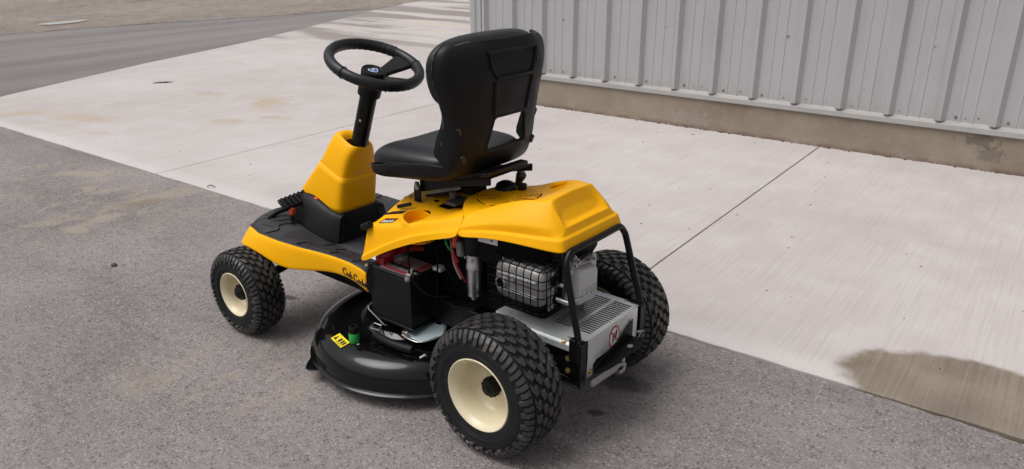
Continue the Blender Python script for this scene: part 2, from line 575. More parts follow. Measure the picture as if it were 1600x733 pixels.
# rough strip of muddy yard beyond the road
DIRT_EDGE = [(-13.9, -6), (-13.45, 2.0), (-13.15, 5.1), (-12.85, 6.9), (-12.2, 8.95), (-11.75, 11.6), (-11.98, 12.6), (-13.6, 16.6), (-17.4, 26.0)]
PUDDLES = ((-13.95, 6.4, .17, .50), (-17.3, 13.6, .3, 1.5), (-19.5, 11.4, .35, .9), (-16.6, 10.9, .14, .6))
rows = []
ny = 260
for i in range(ny + 1):
    t = lerp(-6, 26, i / ny)
    e = plerp([p[1] for p in DIRT_EDGE], [p[0] for p in DIRT_EDGE], t) + 0.10 * site_noise(1.3, t, 2.4) + .05 * site_noise(5.3, t, 9)
    row = []
    for j in range(150):
        u = j / 149
        s = e - 22 * u ** 1.5
        h = 0.010 + 0.05 * min(1, u * 14) * (0.5 + site_noise(s, t * .5, 0.9)) + 0.035 * min(1, u * 30) * site_noise(s, t, 3.1) + 0.02 * min(1, u * 30) * site_noise(s, t, 8.0)
        for (cs, ct, rs, rt) in PUDDLES:
            d = math.hypot((s - cs) / (rs * 1.5), (t - ct) / (rt * 1.25))
            if d < 1.5:
                k = min(1, max(0, (d - .95) / .55))
                h = lerp(.012, max(h, .03), k)
        row.append(Vector((s, t, max(h, -.03) if j else 0.003)))
    rows.append(row)
struct('muddy_yard', MB().grid(rows), MATS.get('d') or bpy.data.materials['muddy_dirt'])

# asphalt: one sheet in front of the apron, one lane to its left
def edge_jit(s, a=0.006):
    return a * site_noise(s, 1.0, 6) + a * .7 * site_noise(s, 4.0, 25)

m = MB()
ss = [lerp(-7.74, 9, i / 500) for i in range(501)]
m.grid([[Vector((s, T_EDGE - 0.006 - abs(edge_jit(s, .012)) - 0.022 * max(0, site_noise(s, 9, 1.9)) - .010 * max(0, site_noise(s, 3, 11)), 0)) for s in ss],
        [Vector((s, 2.2, 0)) for s in ss], [Vector((s, -20, 0)) for s in ss]])
k = 60
tt = [lerp(T_EDGE - .009, 26, i / k) for i in range(k + 1)]
m.grid([[Vector((road_s(t) - .024 + edge_jit(t, .010), t, 0)) for t in tt], [Vector((-40, t, 0)) for t in tt]])
m.grid([[Vector((-7.74, 2.456, 0)), Vector((-40, 2.456, 0))], [Vector((-7.74, -20, 0)), Vector((-40, -20, 0))]])
struct('asphalt', m, ASPH)

# concrete apron, slab by slab between the sawn joints
apron = empty('concrete_apron', (0, 0, 0), SITE)
apron['kind'] = 'structure'
S_J = [-8.55, -4.555, -1.372, 1.81, 4.99, 8.2]
T_J = [T_EDGE, T_WALL + .02, 9.25, 13.5, 20.0]
GAP = 0.0035
def slab(poly, z=0.006):
    m = MB().prism([(x, y, -0.07) for x, y in poly], (0, 0, 0.07 + z))
    o = obj('slab', m, CONC, apron, bevel=0.004, seg=2)
    return o
def front_edge(s0, s1):
    n = max(2, int((s1 - s0) / 0.02))
    return [(lerp(s0, s1, i / n), T_EDGE + edge_jit(lerp(s0, s1, i / n), .004)) for i in range(n + 1)]
for i in range(5):                                   # the row along the wall
    a, b = S_J[i] + GAP, S_J[i + 1] - GAP
    if i == 0:
        pts = front_edge(ROAD[0][0], b) + [(b, T_J[1] - GAP)]
        ts = [lerp(T_J[1] - GAP, T_EDGE, q / 20) for q in range(20)]
        pts += [(road_s(t), t) for t in ts]
    else:
        pts = front_edge(a, b) + [(b, T_J[1] - GAP), (a, T_J[1] - GAP)]
    slab(pts)
for j in (1, 2, 3):                                  # rows past the end of the building
    t0, t1 = T_J[j] + GAP, T_J[j + 1] - GAP
    ts = [lerp(t1, t0, q / 14) for q in range(15)]
    if j < 3:
        slab([(-8.55 + GAP, t0), (-4.54, t0), (-4.54, t1), (-8.55 + GAP, t1)])
        slab([(-8.55 - GAP, t0), (-8.55 - GAP, t1)] + [(road_s(t), t) for t in ts])
    else:
        slab([(-4.54, t0), (-4.54, t1)] + [(road_s(t), t) for t in ts])

# puddles in the yard
N = NT('puddle_painted_sky')  # near-white base colour paints the reflected sky into the water
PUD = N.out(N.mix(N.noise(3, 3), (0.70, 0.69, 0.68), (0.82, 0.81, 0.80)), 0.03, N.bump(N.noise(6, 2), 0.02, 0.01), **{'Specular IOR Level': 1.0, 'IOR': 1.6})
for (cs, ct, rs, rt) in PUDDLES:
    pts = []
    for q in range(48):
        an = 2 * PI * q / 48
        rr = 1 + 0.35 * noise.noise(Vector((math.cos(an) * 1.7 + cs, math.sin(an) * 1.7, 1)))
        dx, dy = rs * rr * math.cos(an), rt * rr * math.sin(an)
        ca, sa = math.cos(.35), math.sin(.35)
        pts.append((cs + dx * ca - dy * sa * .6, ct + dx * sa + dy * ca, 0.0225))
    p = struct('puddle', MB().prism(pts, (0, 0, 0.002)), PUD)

# ------------------------------------------------------------------ the building
bld = empty('metal_building', (0, 0, 0), SITE)
tag(bld, 'grey ribbed metal clad building wall on low stained concrete foundation', 'building')

def wall_mat():
    N = NT('grey_painted_sheet')
    c = N.mix(N.noise(2.0, 5), (0.378, 0.376, 0.387), (0.420, 0.417, 0.427))
    run = N.noise(1, 5, 0.6, N.mapping((14, 14, 0.7)))
    c = N.mix(N.ramp(run, 0.5, 0.78, 0, .4), c, (0.28, 0.27, 0.258))
    c = N.mix(N.ramp(N.noise(1, 6, .7, N.mapping((3, 3, .9))), .52, .72, 0, .3), c, (0.31, 0.30, 0.295))
    sx = N.n('ShaderNodeSeparateXYZ')
    N.t.links.new(N.co, sx.inputs[0])
    splash = N.math('MULTIPLY', N.ramp(sx.outputs[2], 0.42, 0.29), N.ramp(N.noise(7, 6, .65), .3, .75))
    c = N.mix(N.math('MULTIPLY', splash, .38), c, (0.34, 0.295, 0.24))
    c = N.mix(N.ramp(N.noise(60, 3, .7), 0.66, 0.72, 0, .35), c, (0.2, 0.185, 0.165))
    nrm = N.bump(N.noise(1, 3, 0.5, N.mapping((1.5, 1.5, .8))), 0.12, 0.02)
    return N.out(c, N.ramp(run, .3, .7, .42, .58), nrm)
WALLM = wall_mat()

def found_mat():
    N = NT('stained_foundation')
    big = N.noise(1.6, 6, .62)
    mid = N.noise(8, 6, .66)
    c = N.mix(N.ramp(big, .3, .7), (0.228, 0.184, 0.136), (0.335, 0.284, 0.224))
    c = N.mix(N.ramp(mid, .5, .78, 0, .55), c, (0.34, 0.305, 0.26))
    c = N.mix(N.ramp(N.noise(2.7, 5, .6), .60, .72, 0, .55), c, (0.34, 0.235, 0.115))
    c = N.mix(N.ramp(N.noise(17, 5, .7), .62, .70, 0, .7), c, (0.13, 0.11, 0.09))
    sx = N.n('ShaderNodeSeparateXYZ')
    N.t.links.new(N.co, sx.inputs[0])
    low = N.math('MULTIPLY', N.ramp(sx.outputs[2], 0.05, 0.005), N.ramp(N.noise(11, 5, .65), .35, .6))
    c = N.mix(N.math('MULTIPLY', low, .75), c, (0.15, 0.088, 0.075))
    def blot(x, z, rx, rz, w, sc):
        mp = N.n('ShaderNodeMapping'); mp.vector_type = 'TEXTURE'
        N.t.links.new(N.co, mp.inputs[0])
        mp.inputs['Location'].default_value = (x, T_WALL, z)
        mp.inputs['Scale'].default_value = (rx, 100, rz)
        l = N.n('ShaderNodeVectorMath', operation='LENGTH')
        N.t.links.new(mp.outputs[0], l.inputs[0])
        return N.ramp(N.math('ADD', l.outputs['Value'], N.math('MULTIPLY', N.math('SUBTRACT', N.noise(sc, 5, .7), .5), w)), 1.2, .7)
    c = N.mix(N.math('MULTIPLY', blot(-.40, .20, .08, .05, 3.6, 30), .55), c, (0.07, 0.062, 0.052))
    c = N.mix(N.math('MULTIPLY', blot(-.34, .11, .07, .05, 3.6, 34), .5), c, (0.10, 0.085, 0.07))
    c = N.mix(N.math('MULTIPLY', blot(-2.35, .08, .17, .06, 3.4, 24), .22), c, (0.43, 0.41, 0.375))
    nrm = N.bump(N.math('ADD', mid, N.math('MULTIPLY', N.noise(60, 3), .4)), 0.35, 0.012)
    return N.out(c, 0.9, nrm)

S0, S1 = -4.50, 6.0
obj('foundation', MB().bx(S0 + .03, S1, T_WALL, T_WALL + .4, -.2, .262), found_mat(), bld, bevel=.006)
FOUND = bpy.data.materials['stained_foundation']
# dirt line where slab and foundation meet
m = MB()
for i in range(150):
    s = lerp(S0, 1.2, random.random())
    r = random.uniform(.002, .007)
    m.box((s, T_WALL - random.uniform(0, .018), .008), (r * 2.4, r * 1.5, r), Matrix.Rotation(random.uniform(0, 3), 3, 'Z'))
o = obj('crumbs', m, simple('red_brown_crumbs', (0.12, 0.07, 0.06), .9, var=.5), bld)
o['kind'] = 'stuff'

# wall sheets: three ribs each, trapezoid ribs at 0.305 m and two pencil ribs between
RIB0, RP = -4.40, 0.3085
def rib_profile(s_from, s_to):
    """points (s, out) for one pitch, rib first"""
    pts = []
    n = round((s_to - s_from) / RP)
    for i in range(n):
        a = s_from + i * RP
        pts += [(a, .0), (a + .006, .0), (a + .022, .034), (a + .046, .034), (a + .074, .0), (a + .080, 0)]
        for c in (.150, .225):
            pts += [(a + c - .007, 0), (a + c - .002, .0035), (a + c + .002, .0035), (a + c + .007, 0)]
    pts.append((s_to, 0))
    return pts
WTOP = 4.2
wp = T_WALL + .016
for k in range(-1, 12):
    a = RIB0 + 3 * RP * k
    b = a + 3 * RP
    if b <= S0 + .1:
        continue
    pr = rib_profile(max(a, S0 + .10 - .0), b) if a >= S0 else rib_profile(a + 2 * RP, b)
    m = MB()
    lap = .0012 * (k % 2)
    m.grid([[Vector((s, wp - o - lap, z)) for s, o in pr] for z in (.292, .6, 1.4, WTOP)])
    obj('wall_panel', m, WALLM, bld, solid=.001, flat=True)
# corner trim and base flashing
m = MB().grid([[Vector((s, t, z)) for s, t in ((S0 + .115, wp - .004), (S0 + .108, wp - .034), (S0 + .06, wp - .036), (S0 + .052, wp - .045), (S0 + .0, wp - .045), (S0, wp + .10), (S0 + .03, wp + .10))] for z in (.27, 1.5, WTOP)])
obj('corner_trim', m, WALLM, bld, solid=.0015, flat=True)
TRIM = simple('flashing_paint', (0.35, 0.34, 0.33), .5, var=.15, vs=5, dust=.35)
m = MB().grid([[Vector((s, t, z)) for s in (S0, -2, 1, S1)] for t, z in ((wp + .004, .300), (wp - .006, .284), (T_WALL - .017, .271), (T_WALL - .020, .242), (T_WALL - .014, .238))])
obj('base_flashing', m, TRIM, bld, solid=.0012, flat=True)
# end wall of the building
obj('end_wall', MB().bx(S0 + .012, S0 + .05, wp + .12, 16, .27, WTOP), WALLM, bld)
obj('end_foundation', MB().bx(S0 + .03, S0 + .3, T_WALL + .41, 16, -.2, .262), FOUND, bld)
# screws
SCREW = simple('screw_head', (0.20, 0.20, 0.21), .5, .5, var=.3)
smesh = MB().lathe([(.0095, 0), (.0095, .0018), (.005, .002)], (0, 0, 0), (0, -1, 0), 12).lathe([(.005, .002), (.005, .006), (.0001, .0065)], (0, 0, 0), (0, -1, 0), 6).mesh('screw')
smesh.materials.append(SCREW)
def screw(s, z, sc=1.0, out=0.0):
    o = bpy.data.objects.new('screw', smesh)
    COL.objects.link(o)
    o.parent = bld
    o.location = (s, wp - out, z)
    o.scale = (sc, sc, sc)
for k in range(-1, 22):
    a = RIB0 + RP * k
    for c, sc in ((.115, 1.1), (.188, .6), (.258, .8)):
        if a + c > S0 + .13 and a + c < 2.3:
            screw(a + c + random.uniform(-.012, .012), .322 + random.uniform(-.006, .006), sc * random.uniform(.75, 1.1))
for s in (-3.545, -2.612, -1.69, -.765, .16, 1.09):
    screw(s, .745 + random.uniform(-.004, .004), 1.0)
    screw(s, 1.7, 1.0)
m = MB().lathe([(.0001, .001), (.012, .001), (.013, .0)], (-.766, wp - .0005, .433), (0, -1, 0), 14)
obj('drilled_hole', m, simple('hole_black', (.004, .004, .004), .9), bld)

# ------------------------------------------------------------------ loose things on the ground
def place(o, s, t, rz=0):
    c, n = math.cos(SITE), math.sin(SITE)
    o.location = (c * s - n * t, n * s + c * t, 0)
    o.rotation_euler = (0, 0, SITE + rz)
    return o
# grit lying on the asphalt
GRIT = simple('grit', (0.24, 0.225, 0.215), .9, var=.5, vs=3)
random.seed(11)
gv = MB()
octa = [(1, 0, 0), (0, 1, 0), (-1, 0, 0), (0, -1, 0), (0, 0, 1)]
for i in range(2600):
    d = random.random() ** 1.4 * 5
    an = random.uniform(-.72, .72)
    x, y = d * math.sin(an), 1.0 + d * math.cos(an) * .8
    s = math.cos(SITE) * x + math.sin(SITE) * y
    t = -math.sin(SITE) * x + math.cos(SITE) * y
    if t > T_EDGE - .02 and random.random() > .12:
        continue
    if not (-7 < s < 3):
        continue
    r = random.uniform(.0008, .0026) * (1.5 if random.random() < .05 else 1)
    z0 = .0065 if t > T_EDGE - .02 else .0003
    rot = random.uniform(0, 6)
    gv.add([(s + r * (px * math.cos(rot) - py * math.sin(rot)) * random.uniform(.7, 1.3), t + r * (px * math.sin(rot) + py * math.cos(rot)) * random.uniform(.7, 1.3), z0 + pz * r * .8) for px, py, pz in octa],
           [(0, 1, 4), (1, 2, 4), (2, 3, 4), (3, 0, 4)])
g = obj('grit', gv, GRIT, flat=True)
g.rotation_euler = (0, 0, SITE)
tag(g, 'fine grey grit scattered over the asphalt', 'grit', kind='stuff')
random.seed(23)
gv = MB()
for i in range(130):
    s, t = random.uniform(-7, .6), random.uniform(2.5, 5.5)
    r = random.uniform(.0015, .0050) * (1 + .08 * (t - 2.5) * 2)
    rot = random.uniform(0, 6)
    sx_ = random.uniform(.8, 2.6)
    gv.add([(s + r * (px * sx_ * math.cos(rot) - py * math.sin(rot)), t + r * (px * sx_ * math.sin(rot) + py * math.cos(rot)), .0062 + pz * r * .6) for px, py, pz in octa],
           [(0, 1, 4), (1, 2, 4), (2, 3, 4), (3, 0, 4)])
g = obj('crumbs', gv, simple('dark_crumbs', (.10, .085, .075), .9, var=.5), flat=True)
g.rotation_euler = (0, 0, SITE)
tag(g, 'tiny dark crumbs strewn over the pale concrete', 'crumbs', kind='stuff')
TWIG = simple('dry_twig', (0.07, 0.055, 0.045), .9, var=.4)
tw = obj('twig', MB().tube([(-.09, 0, .012), (-.03, .012, .014), (.03, .0, .012), (.09, .01, .012)], [.004, .006, .006, .003], 6).tube([(0, .01, .013), (.04, .05, .012)], [.005, .002], 6), TWIG)
tag(place(tw, -7.45, 4.26, 1.0), 'small dark twig lying on the pale concrete apron', 'twig')
tw = obj('twig', MB().tube([(-.03, 0, .004), (-.01, .004, .02), (.015, .0, .022), (.03, .006, .012)], [.002, .003, .003, .002], 6, smooth=3), TWIG)
tag(place(tw, -4.02, 2.49, .3), 'little curled dark twig at the joint of asphalt and concrete', 'twig')
pb = obj('pebble', MB().lathe([(.0001, .012), (.009, .011), (.014, .006), (.012, 0)], (0, 0, 0), (.15, .1, 1), 9), simple('dark_pebble', (.07, .065, .06), .9))
tag(place(pb, -3.37, 1.55), 'single dark pebble on the asphalt left of the mower', 'pebble')

# ================================================================== the riding mower
MOW = empty('riding_mower', (0.1439, 2.1601, -0.002), 0.8897)
tag(MOW, 'yellow and black riding lawn mower with cream wheel rims parked on the asphalt', 'mower')

# ------------------------------------------------------------------ wheels
def tyre_curve(R, w, rr):
    half = [(0, R - .0075), (.22 * w, R - .0083), (.35 * w, R - .0115), (.44 * w, R - .021), (.484 * w, R - .040), (.497 * w, R - .064), (.488 * w, lerp(rr, R, .28)), (.462 * w, rr + .006), (.44 * w, rr - .001), (.40 * w, rr - .004)]
    P = [Vector((-a, r, 0)) for a, r in half[::-1]] + [Vector((a, r, 0)) for a, r in half[1:]]
    Q, _ = catmull(P, [0] * len(P), 4)
    return half, Q

def make_wheel(name, R, w, rr, nrep, disc_d, cap_r, cap_out):
    """a wheel about the x axis, outer face towards -x"""
    root = empty(name, parent=MOW)
    half, prof = tyre_curve(R, w, rr)
    m = MB()
    n = 80
    rows = []
    for k in range(n):
        t = 2 * PI * k / n
        rows.append([Vector((p.x, p.y * math.cos(t), p.y * math.sin(t))) for p in prof])
    rows.append(rows[0])
    m.grid(rows)
    ty = obj('tyre', m, RUB, root, merge=1e-5)
    # two moulded rings and raised dashes on the sidewall
    m = MB()
    for fr in (.30, .70):
        r = lerp(rr, R - .03, fr)
        a = [q for q in prof if q.x < 0]
        q = min(a, key=lambda q: abs(q.y - r))
        m.tube([(q.x, q.y * math.cos(2 * PI * k / 64), q.y * math.sin(2 * PI * k / 64)) for k in range(64)], .0011, 6, closed=True)
    obj('sidewall_ring', m, RUB, root)
    # tread: chevron blocks in staggered rows, lugs over the shoulders
    ax = [p[0] for p in half[:7]]
    rd = [p[1] for p in half[:7]]
    arc = [0]
    for i in range(1, 7):
        arc.append(arc[-1] + math.hypot(ax[i] - ax[i - 1], rd[i] - rd[i - 1]))
    def on(u, th, h):
        s = -1 if u < 0 else 1
        d = abs(u)
        a, r = plerp(arc, ax, d), plerp(arc, rd, d)
        a2, r2 = plerp(arc, ax, d + .004), plerp(arc, rd, d + .004)
        a1, r1 = plerp(arc, ax, max(0, d - .004)), plerp(arc, rd, max(0, d - .004))
        tx, tr = a2 - a1, r2 - r1
        l = math.hypot(tx, tr) or 1
        nx, nr = -tr / l, tx / l
        a, r = a + nx * h, r + nr * h
        return Vector((s * a, r * math.cos(th), r * math.sin(th)))
    m = MB()
    pitch = 2 * PI / nrep
    lug = .0080
    def block(us, lo, hi, h):
        """strip of quads: us across, lo/hi angles at each u"""
        k = len(us)
        top_l = [on(us[i], lo[i], h) for i in range(k)]
        top_h = [on(us[i], hi[i], h) for i in range(k)]
        e = .012
        bl = [on(us[i], lo[i] - e, -.001) for i in range(k)]
        bh = [on(us[i], hi[i] + e, -.001) for i in range(k)]
        vs = top_l + top_h + bl + bh
        fs = []
        for i in range(k - 1):
            fs += [(i, i + 1, k + i + 1, k + i), (2 * k + i, 2 * k + i + 1, i + 1, i), (k + i, k + i + 1, 3 * k + i + 1, 3 * k + i)]
        fs += [(0, k, 3 * k, 2 * k), (k - 1, 2 * k - 1, 4 * k - 1, 3 * k - 1)]
        m.add(vs, fs)
    cw = w * .355                       # half width of the chevron field
    ncol = 5
    colw = 2 * cw / ncol
    for k in range(nrep):
        for c in range(ncol):
            u0 = -cw + c * colw + .0021
            u1 = u0 + colw - .0042
            th = pitch * (k + (.5 if c % 2 else 0))
            v = pitch * .25
            um = (u0 + u1) / 2
            L = pitch * .262
            sk = pitch * .14 * (1 if c < ncol / 2 else -1)
            q1, q2 = lerp(u0, u1, .42), lerp(u0, u1, .58)
            off = [-v * .5 - sk, v * .5, v * .5, -v * .5 + sk]
            block([u0, q1, q2, u1], [th - L + o_ for o_ in off], [th + L + o_ for o_ in off], lug)
        for sgn in (-1, 1):            # shoulder lugs, long and short by turns
            for q in range(2):
                th = pitch * (k + q * .5 + (.25 if sgn > 0 else 0))
                L = pitch * .15
                e0 = cw + .003
                e1 = arc[4] * (1.0 if q else .90)
                us = [sgn * e0, sgn * (e0 + (e1 - e0) * .4), sgn * (e0 + (e1 - e0) * .75), sgn * e1]
                sl = [0, pitch * .10, pitch * .13, pitch * .13]
                lo = [th - L + x for x in sl]
                hi = [th + L + x for x in sl]
                if sgn < 0:
                    us, lo, hi = us[::-1], lo[::-1], hi[::-1]
                block(us, lo, hi, lug * .9)
    obj('tread', m, TREAD, root, flat=True)
    # rim
    fl = rr + .006
    xo = -w * .46
    xi = disc_d
    pr = [(fl - .002, xo + .012), (fl, xo + .006), (fl - .001, xo), (fl - .004, xo - .002), (fl - .008, xo + .001), (rr * .90, xo + .012), (rr * .865, xo + .020), (rr * .85, xi - .018), (rr * .80, xi - .004), (rr * .70, xi), (rr * .45, xi - .002), (rr * .40, xi - .010), (cap_r * 1.05, xi - .012), (cap_r * .6, xi - .012), (.008, xi - .012)]
    obj('rim', MB().lathe(pr, (0, 0, 0), (1, 0, 0), 72), CREAM, root, ang=50)
    back = [(fl, w * .46), (fl - .006, w * .462), (rr * .9, w * .42), (rr * .85, w * .3), (rr * .8, xi + .03), (rr * .3, xi + .02), (.01, xi + .02)]
    obj('rim_back', MB().lathe(back, (0, 0, 0), (1, 0, 0), 48), CREAM, root, ang=50)
    # hub cap with a notched edge
    m = MB()
    x0 = xi - .012
    m.lathe([(cap_r * .96, x0), (cap_r, x0 - .006), (cap_r * .97, x0 - cap_out * .55), (cap_r * .80, x0 - cap_out * .9), (cap_r * .45, x0 - cap_out), (.0005, x0 - cap_out)], (0, 0, 0), (1, 0, 0), 30)
    for k in range(10):
        t = 2 * PI * k / 10
        m.box((x0 - cap_out * .35, cap_r * math.cos(t), cap_r * math.sin(t)), (cap_out * .6, .006, .008), Matrix.Rotation(t, 3, 'X'))
    m.lathe([(cap_r * .36, x0 - cap_out + .001), (cap_r * .34, x0 - cap_out - .004), (.0005, x0 - cap_out - .004)], (0, 0, 0), (1, 0, 0), 12)
    obj('hub_cap', m, BLK, root)
    # valve stem
    va = R_(62)
    rv = rr * .62
    obj('valve_stem', MB().tube([(xi, rv * math.cos(va) * -1, rv * math.sin(va)), (xi - .018, rv * math.cos(va) * -1.02, rv * math.sin(va) * .96), (xi - .03, rv * math.cos(va) * -1.05, rv * math.sin(va) * .93)], [.0055, .005, .0035], 8), BLK, root)
    return root

def copy_tree(o, parent):
    c = o.copy()
    COL.objects.link(c)
    c.parent = parent
    for ch in list(o.children):
        d = ch.copy()
        COL.objects.link(d)
        d.parent = c
    return c

rw = make_wheel('rear_wheel', .203, .165, .108, 29, .008, .027, .032)
fw = make_wheel('front_wheel', .165, .127, .0815, 27, .000, .027, .034)
rw.location = (-.308, 0, .203)
rw.rotation_euler = (R_(8), 0, 0)
r2 = copy_tree(rw, MOW)
r2.location = (.308, 0, .203)
r2.rotation_euler = (0, 0, PI)
fw.location = (-.346, 1.187, .165)
fw.rotation_euler = (R_(-20), 0, R_(1.0))
f2 = copy_tree(fw, MOW)
f2.location = (.346, 1.187, .165)
f2.rotation_euler = (0, 0, PI + R_(1.0))
rw['label'] = 'wide rear wheel nearest the camera'
fw['label'] = 'small front wheel on the near side'

# ------------------------------------------------------------------ chassis
ch = empty('chassis', parent=MOW)
for x in (-.145, .145):
    m = MB().bx(x - .004, x + .004, -.195, 1.15, .215, .300)
    m.bx(x - .004, x + (.022 if x < 0 else -.022), -.195, 1.15, .2955, .3005)
    obj('frame_rail', m, PAINT, ch, bevel=.002)
obj('rear_axle', MB().tube([(-.30, 0, .203), (.30, 0, .203)], .014, 12), PAINT, ch)
m = MB().tube([(-.31, 1.187, .165), (-.26, 1.187, .19), (0, 1.187, .235), (.26, 1.187, .19), (.31, 1.187, .165)], .017, 10)
obj('front_axle', m, PAINT, ch)
m = MB().bx(-.11, .11, -.06, .14, .16, .29)
obj('gearbox', m, DARK, ch, bevel=.02, seg=3)
m = MB().bx(-.142, .142, -.17, .66, .288, .294)
obj('engine_plate', m, PAINT, ch, bevel=.002)
m = MB().bx(-.10, .14, .24, .60, .295, .50)
m.bx(-.08, .14, .50, .60, .3, .59)
obj('inner_housing', m, DARK, ch, bevel=.012)
m = MB().bx(-.12, .12, .62, 1.12, .26, .336)
obj('tunnel_frame', m, PAINT, ch, bevel=.004)
# left rear bracket that carries the guard
for sx in (-1, 1):
    m = MB().prism([(sx * .150, -.205, .205), (sx * .150, -.06, .225), (sx * .150, .02, .285), (sx * .150, .02, .33), (sx * .150, -.205, .348)], (sx * .006, 0, 0))
    m.bx(sx * .150, sx * .178, -.207, -.199, .205, .345)
    m.bx(sx * .150, sx * .178, -.205, .0, .203, .208)
    m.bx(sx * .158, sx * .178, -.200, -.165, .286, .352)
    obj('rear_bracket', m, PAINT, ch, bevel=.0015)
    for (y, z) in ((-.150, .235), (-.150, .275)):
        bolt('bolt', (sx * .156, y, z), (sx, 0, 0), .0065, .008, GOLD, ch)

# ------------------------------------------------------------------ engine and its neighbours
en = empty('engine', parent=MOW)
m = MB()
secs = [(-.065, .125, .49, .600), (.0, .15, .475, .625), (.08, .165, .465, .632), (.20, .165, .47, .615), (.30, .14, .48, .595)]
rows = []
for y, w, z0, z1 in secs:
    rows.append([Vector(p) for p in ((-w * .75, y, z0), (-w, y, z0 + .03), (-w, y, z1 - .04), (-w * .8, y, z1), (w * .8, y, z1), (w, y, z1 - .04), (w, y, z0 + .03), (w * .75, y, z0))])
m.grid(rows, closed_u=True)
m.f.append(tuple(range(8)))
m.f.append(tuple(range(39, 31, -1)))
obj('blower_housing', m, DARK, en, sub=2, crease=lambda a, b: .35)
obj('crankcase', MB().bx(-.115, .12, -.03, .24, .295, .49), DARK, en, bevel=.02, seg=3)
# cylinder head facing the rear
m = MB().bx(-.075, .075, -.088, -.02, .385, .515)
obj('cylinder_head', m, ALU, en, bevel=.008)
m = MB()
for k in range(7):
    z = .392 + k * .018
    m.bx(-.09, .09, -.062, -.015, z, z + .004)
obj('cooling_fin', m, ALU, en)
# rocker cover with raised letters
m = MB()
o_ = [(-.062, .392), (.022, .388), (.034, .40), (.034, .49), (.024, .505), (-.058, .515), (-.074, .50), (-.074, .405)]
def ring_pts(sc, y):
    cx, cz = -.02, .452
    return [Vector((cx + (x - cx) * sc, y, cz + (z - cz) * sc)) for x, z in o_]
rows = [ring_pts(1.04, -.088), ring_pts(1.04, -.094), ring_pts(.97, -.095), ring_pts(.94, -.112), ring_pts(.86, -.121), ring_pts(.60, -.1225)]
m.grid(rows, closed_u=True)
m.f.append(tuple(40 + i for i in range(8)))
obj('rocker_cover', m, ALUP, en, bevel=.002)
text('raised_letters', 'OHV', .034, ALUP, en, frame((-.018, -.1225, .43), (1, 0, 0), (0, 0, 1)), extrude=.0035, bevel=.0006)
for x, z in ((-.07, .523), (-.052, .530), (.03, .515)):
    obj('cover_lug', MB().tube([(x, -.088, z), (x, -.102, z)], .010, 14), ALUP, en)
    bolt('bolt', (x, -.102, z), (0, -1, 0), .005, .009, STEEL, en)
# exhaust port plate left of the head
m = MB().prism([(-.16, -.075, .405), (-.095, -.075, .415), (-.09, -.075, .50), (-.11, -.075, .53), (-.15, -.075, .515), (-.14, -.075, .47), (-.16, -.075, .46)], (0, -.006, 0))
obj('exhaust_flange', m, ALU, en, bevel=.001)
obj('flange_opening', MB().tube([(-.128, -.082, .434), (-.128, -.084, .434)], .016, 20), DARK, en)
obj('flange_opening', MB().tube([(-.142, -.082, .496), (-.142, -.084, .496)], .015, 20), DARK, en)
bolt('bolt', (-.122, -.082, .478), (0, -1, 0), .0065, .018, STEEL, en)
bolt('bolt', (-.108, -.082, .492), (0, -1, 0), .006, .014, STEEL, en)
obj('spark_plug', MB().tube([(-.128, -.08, .434), (-.118, -.125, .428)], [.008, .006], 10).tube([(-.118, -.115, .428), (-.070, -.14, .432)], [.008, .006], 8), STEEL, en)
# starter motor: silver cylinder on the near side
m = MB().lathe([(.0215, .375), (.0225, .378), (.0225, .452), (.0255, .455), (.0255, .470), (.023, .474), (.0235, .505), (.001, .506)], (-.150, .214, 0), (0, 0, 1), 28)
m.lathe([(.001, .352), (.011, .352), (.012, .362), (.0215, .366), (.0215, .376)], (-.150, .214, 0), (0, 0, 1), 24)
st_o = obj('starter_motor', m, simple('starter_alloy', (.55, .55, .56), .26, .95, var=.04, vs=12), en)
for dx, dy in ((-.0225, -.010), (-.010, .022)):
    bolt('bolt', (-.150 + dx, .214 + dy, .490), (dx, dy, 0), .0045, .007, STEEL, en)
obj('starter_housing', MB().lathe([(.031, .505), (.034, .512), (.034, .56), (.030, .575), (.001, .576)], (-.145, .214, 0), (0, 0, 1), 24), BLK, en)
# small sticker under the hood
m = MB().prism([(-.1715, .175, .562), (-.1715, .100, .566), (-.1715, .100, .596), (-.1715, .175, .596)], (-.001, 0, 0))
obj('sticker', m, WHITE, en)
obj('sticker_mark', MB().bx(-.1735, -.1727, .118, .126, .574, .579), LBLK, en)

# muffler behind its wire cage
mu = empty('muffler', parent=MOW)
m = MB()
rows = []
Y0, Y1, Z0, Z1 = -.076, .104, .413, .530
for x, ins in ((-.095, 0), (-.172, 0), (-.182, .006), (-.187, .018)):
    row = []
    for k in range(28):
        t = 2 * PI * k / 28
        cy, cz = math.cos(t), math.sin(t)
        ex = .42
        row.append(Vector((x, (Y0 + Y1) / 2 + math.copysign(abs(cy) ** ex, cy) * ((Y1 - Y0) / 2 - ins), (Z0 + Z1) / 2 + math.copysign(abs(cz) ** ex, cz) * ((Z1 - Z0) / 2 - ins))))
    rows.append(row)
m.grid(rows, closed_u=True)
k0 = len(m.v) - 28
m.f.append(tuple(range(k0, k0 + 28)))
obj('muffler_body', m, simple('muffler_steel', (.36, .355, .35), .46, .75, var=.15, vs=20, bs=80, bstr=.1), mu, bevel=.002)
for z in (.447, .495):
    m = MB().tube([(-.1875, Y0 + .02, z), (-.1885, .014, z), (-.1875, Y1 - .02, z)], .005, 8)
    obj('pressed_ridge', m, ALU, mu)
for k in range(5):
    y = lerp(Y0 + .022, Y1 - .02, k / 4)
    obj('pressed_ridge', MB().tube([(-.115, y, Z1 + .0005), (-.165, y, Z1 + .0005)], .0045, 8), ALU, mu)
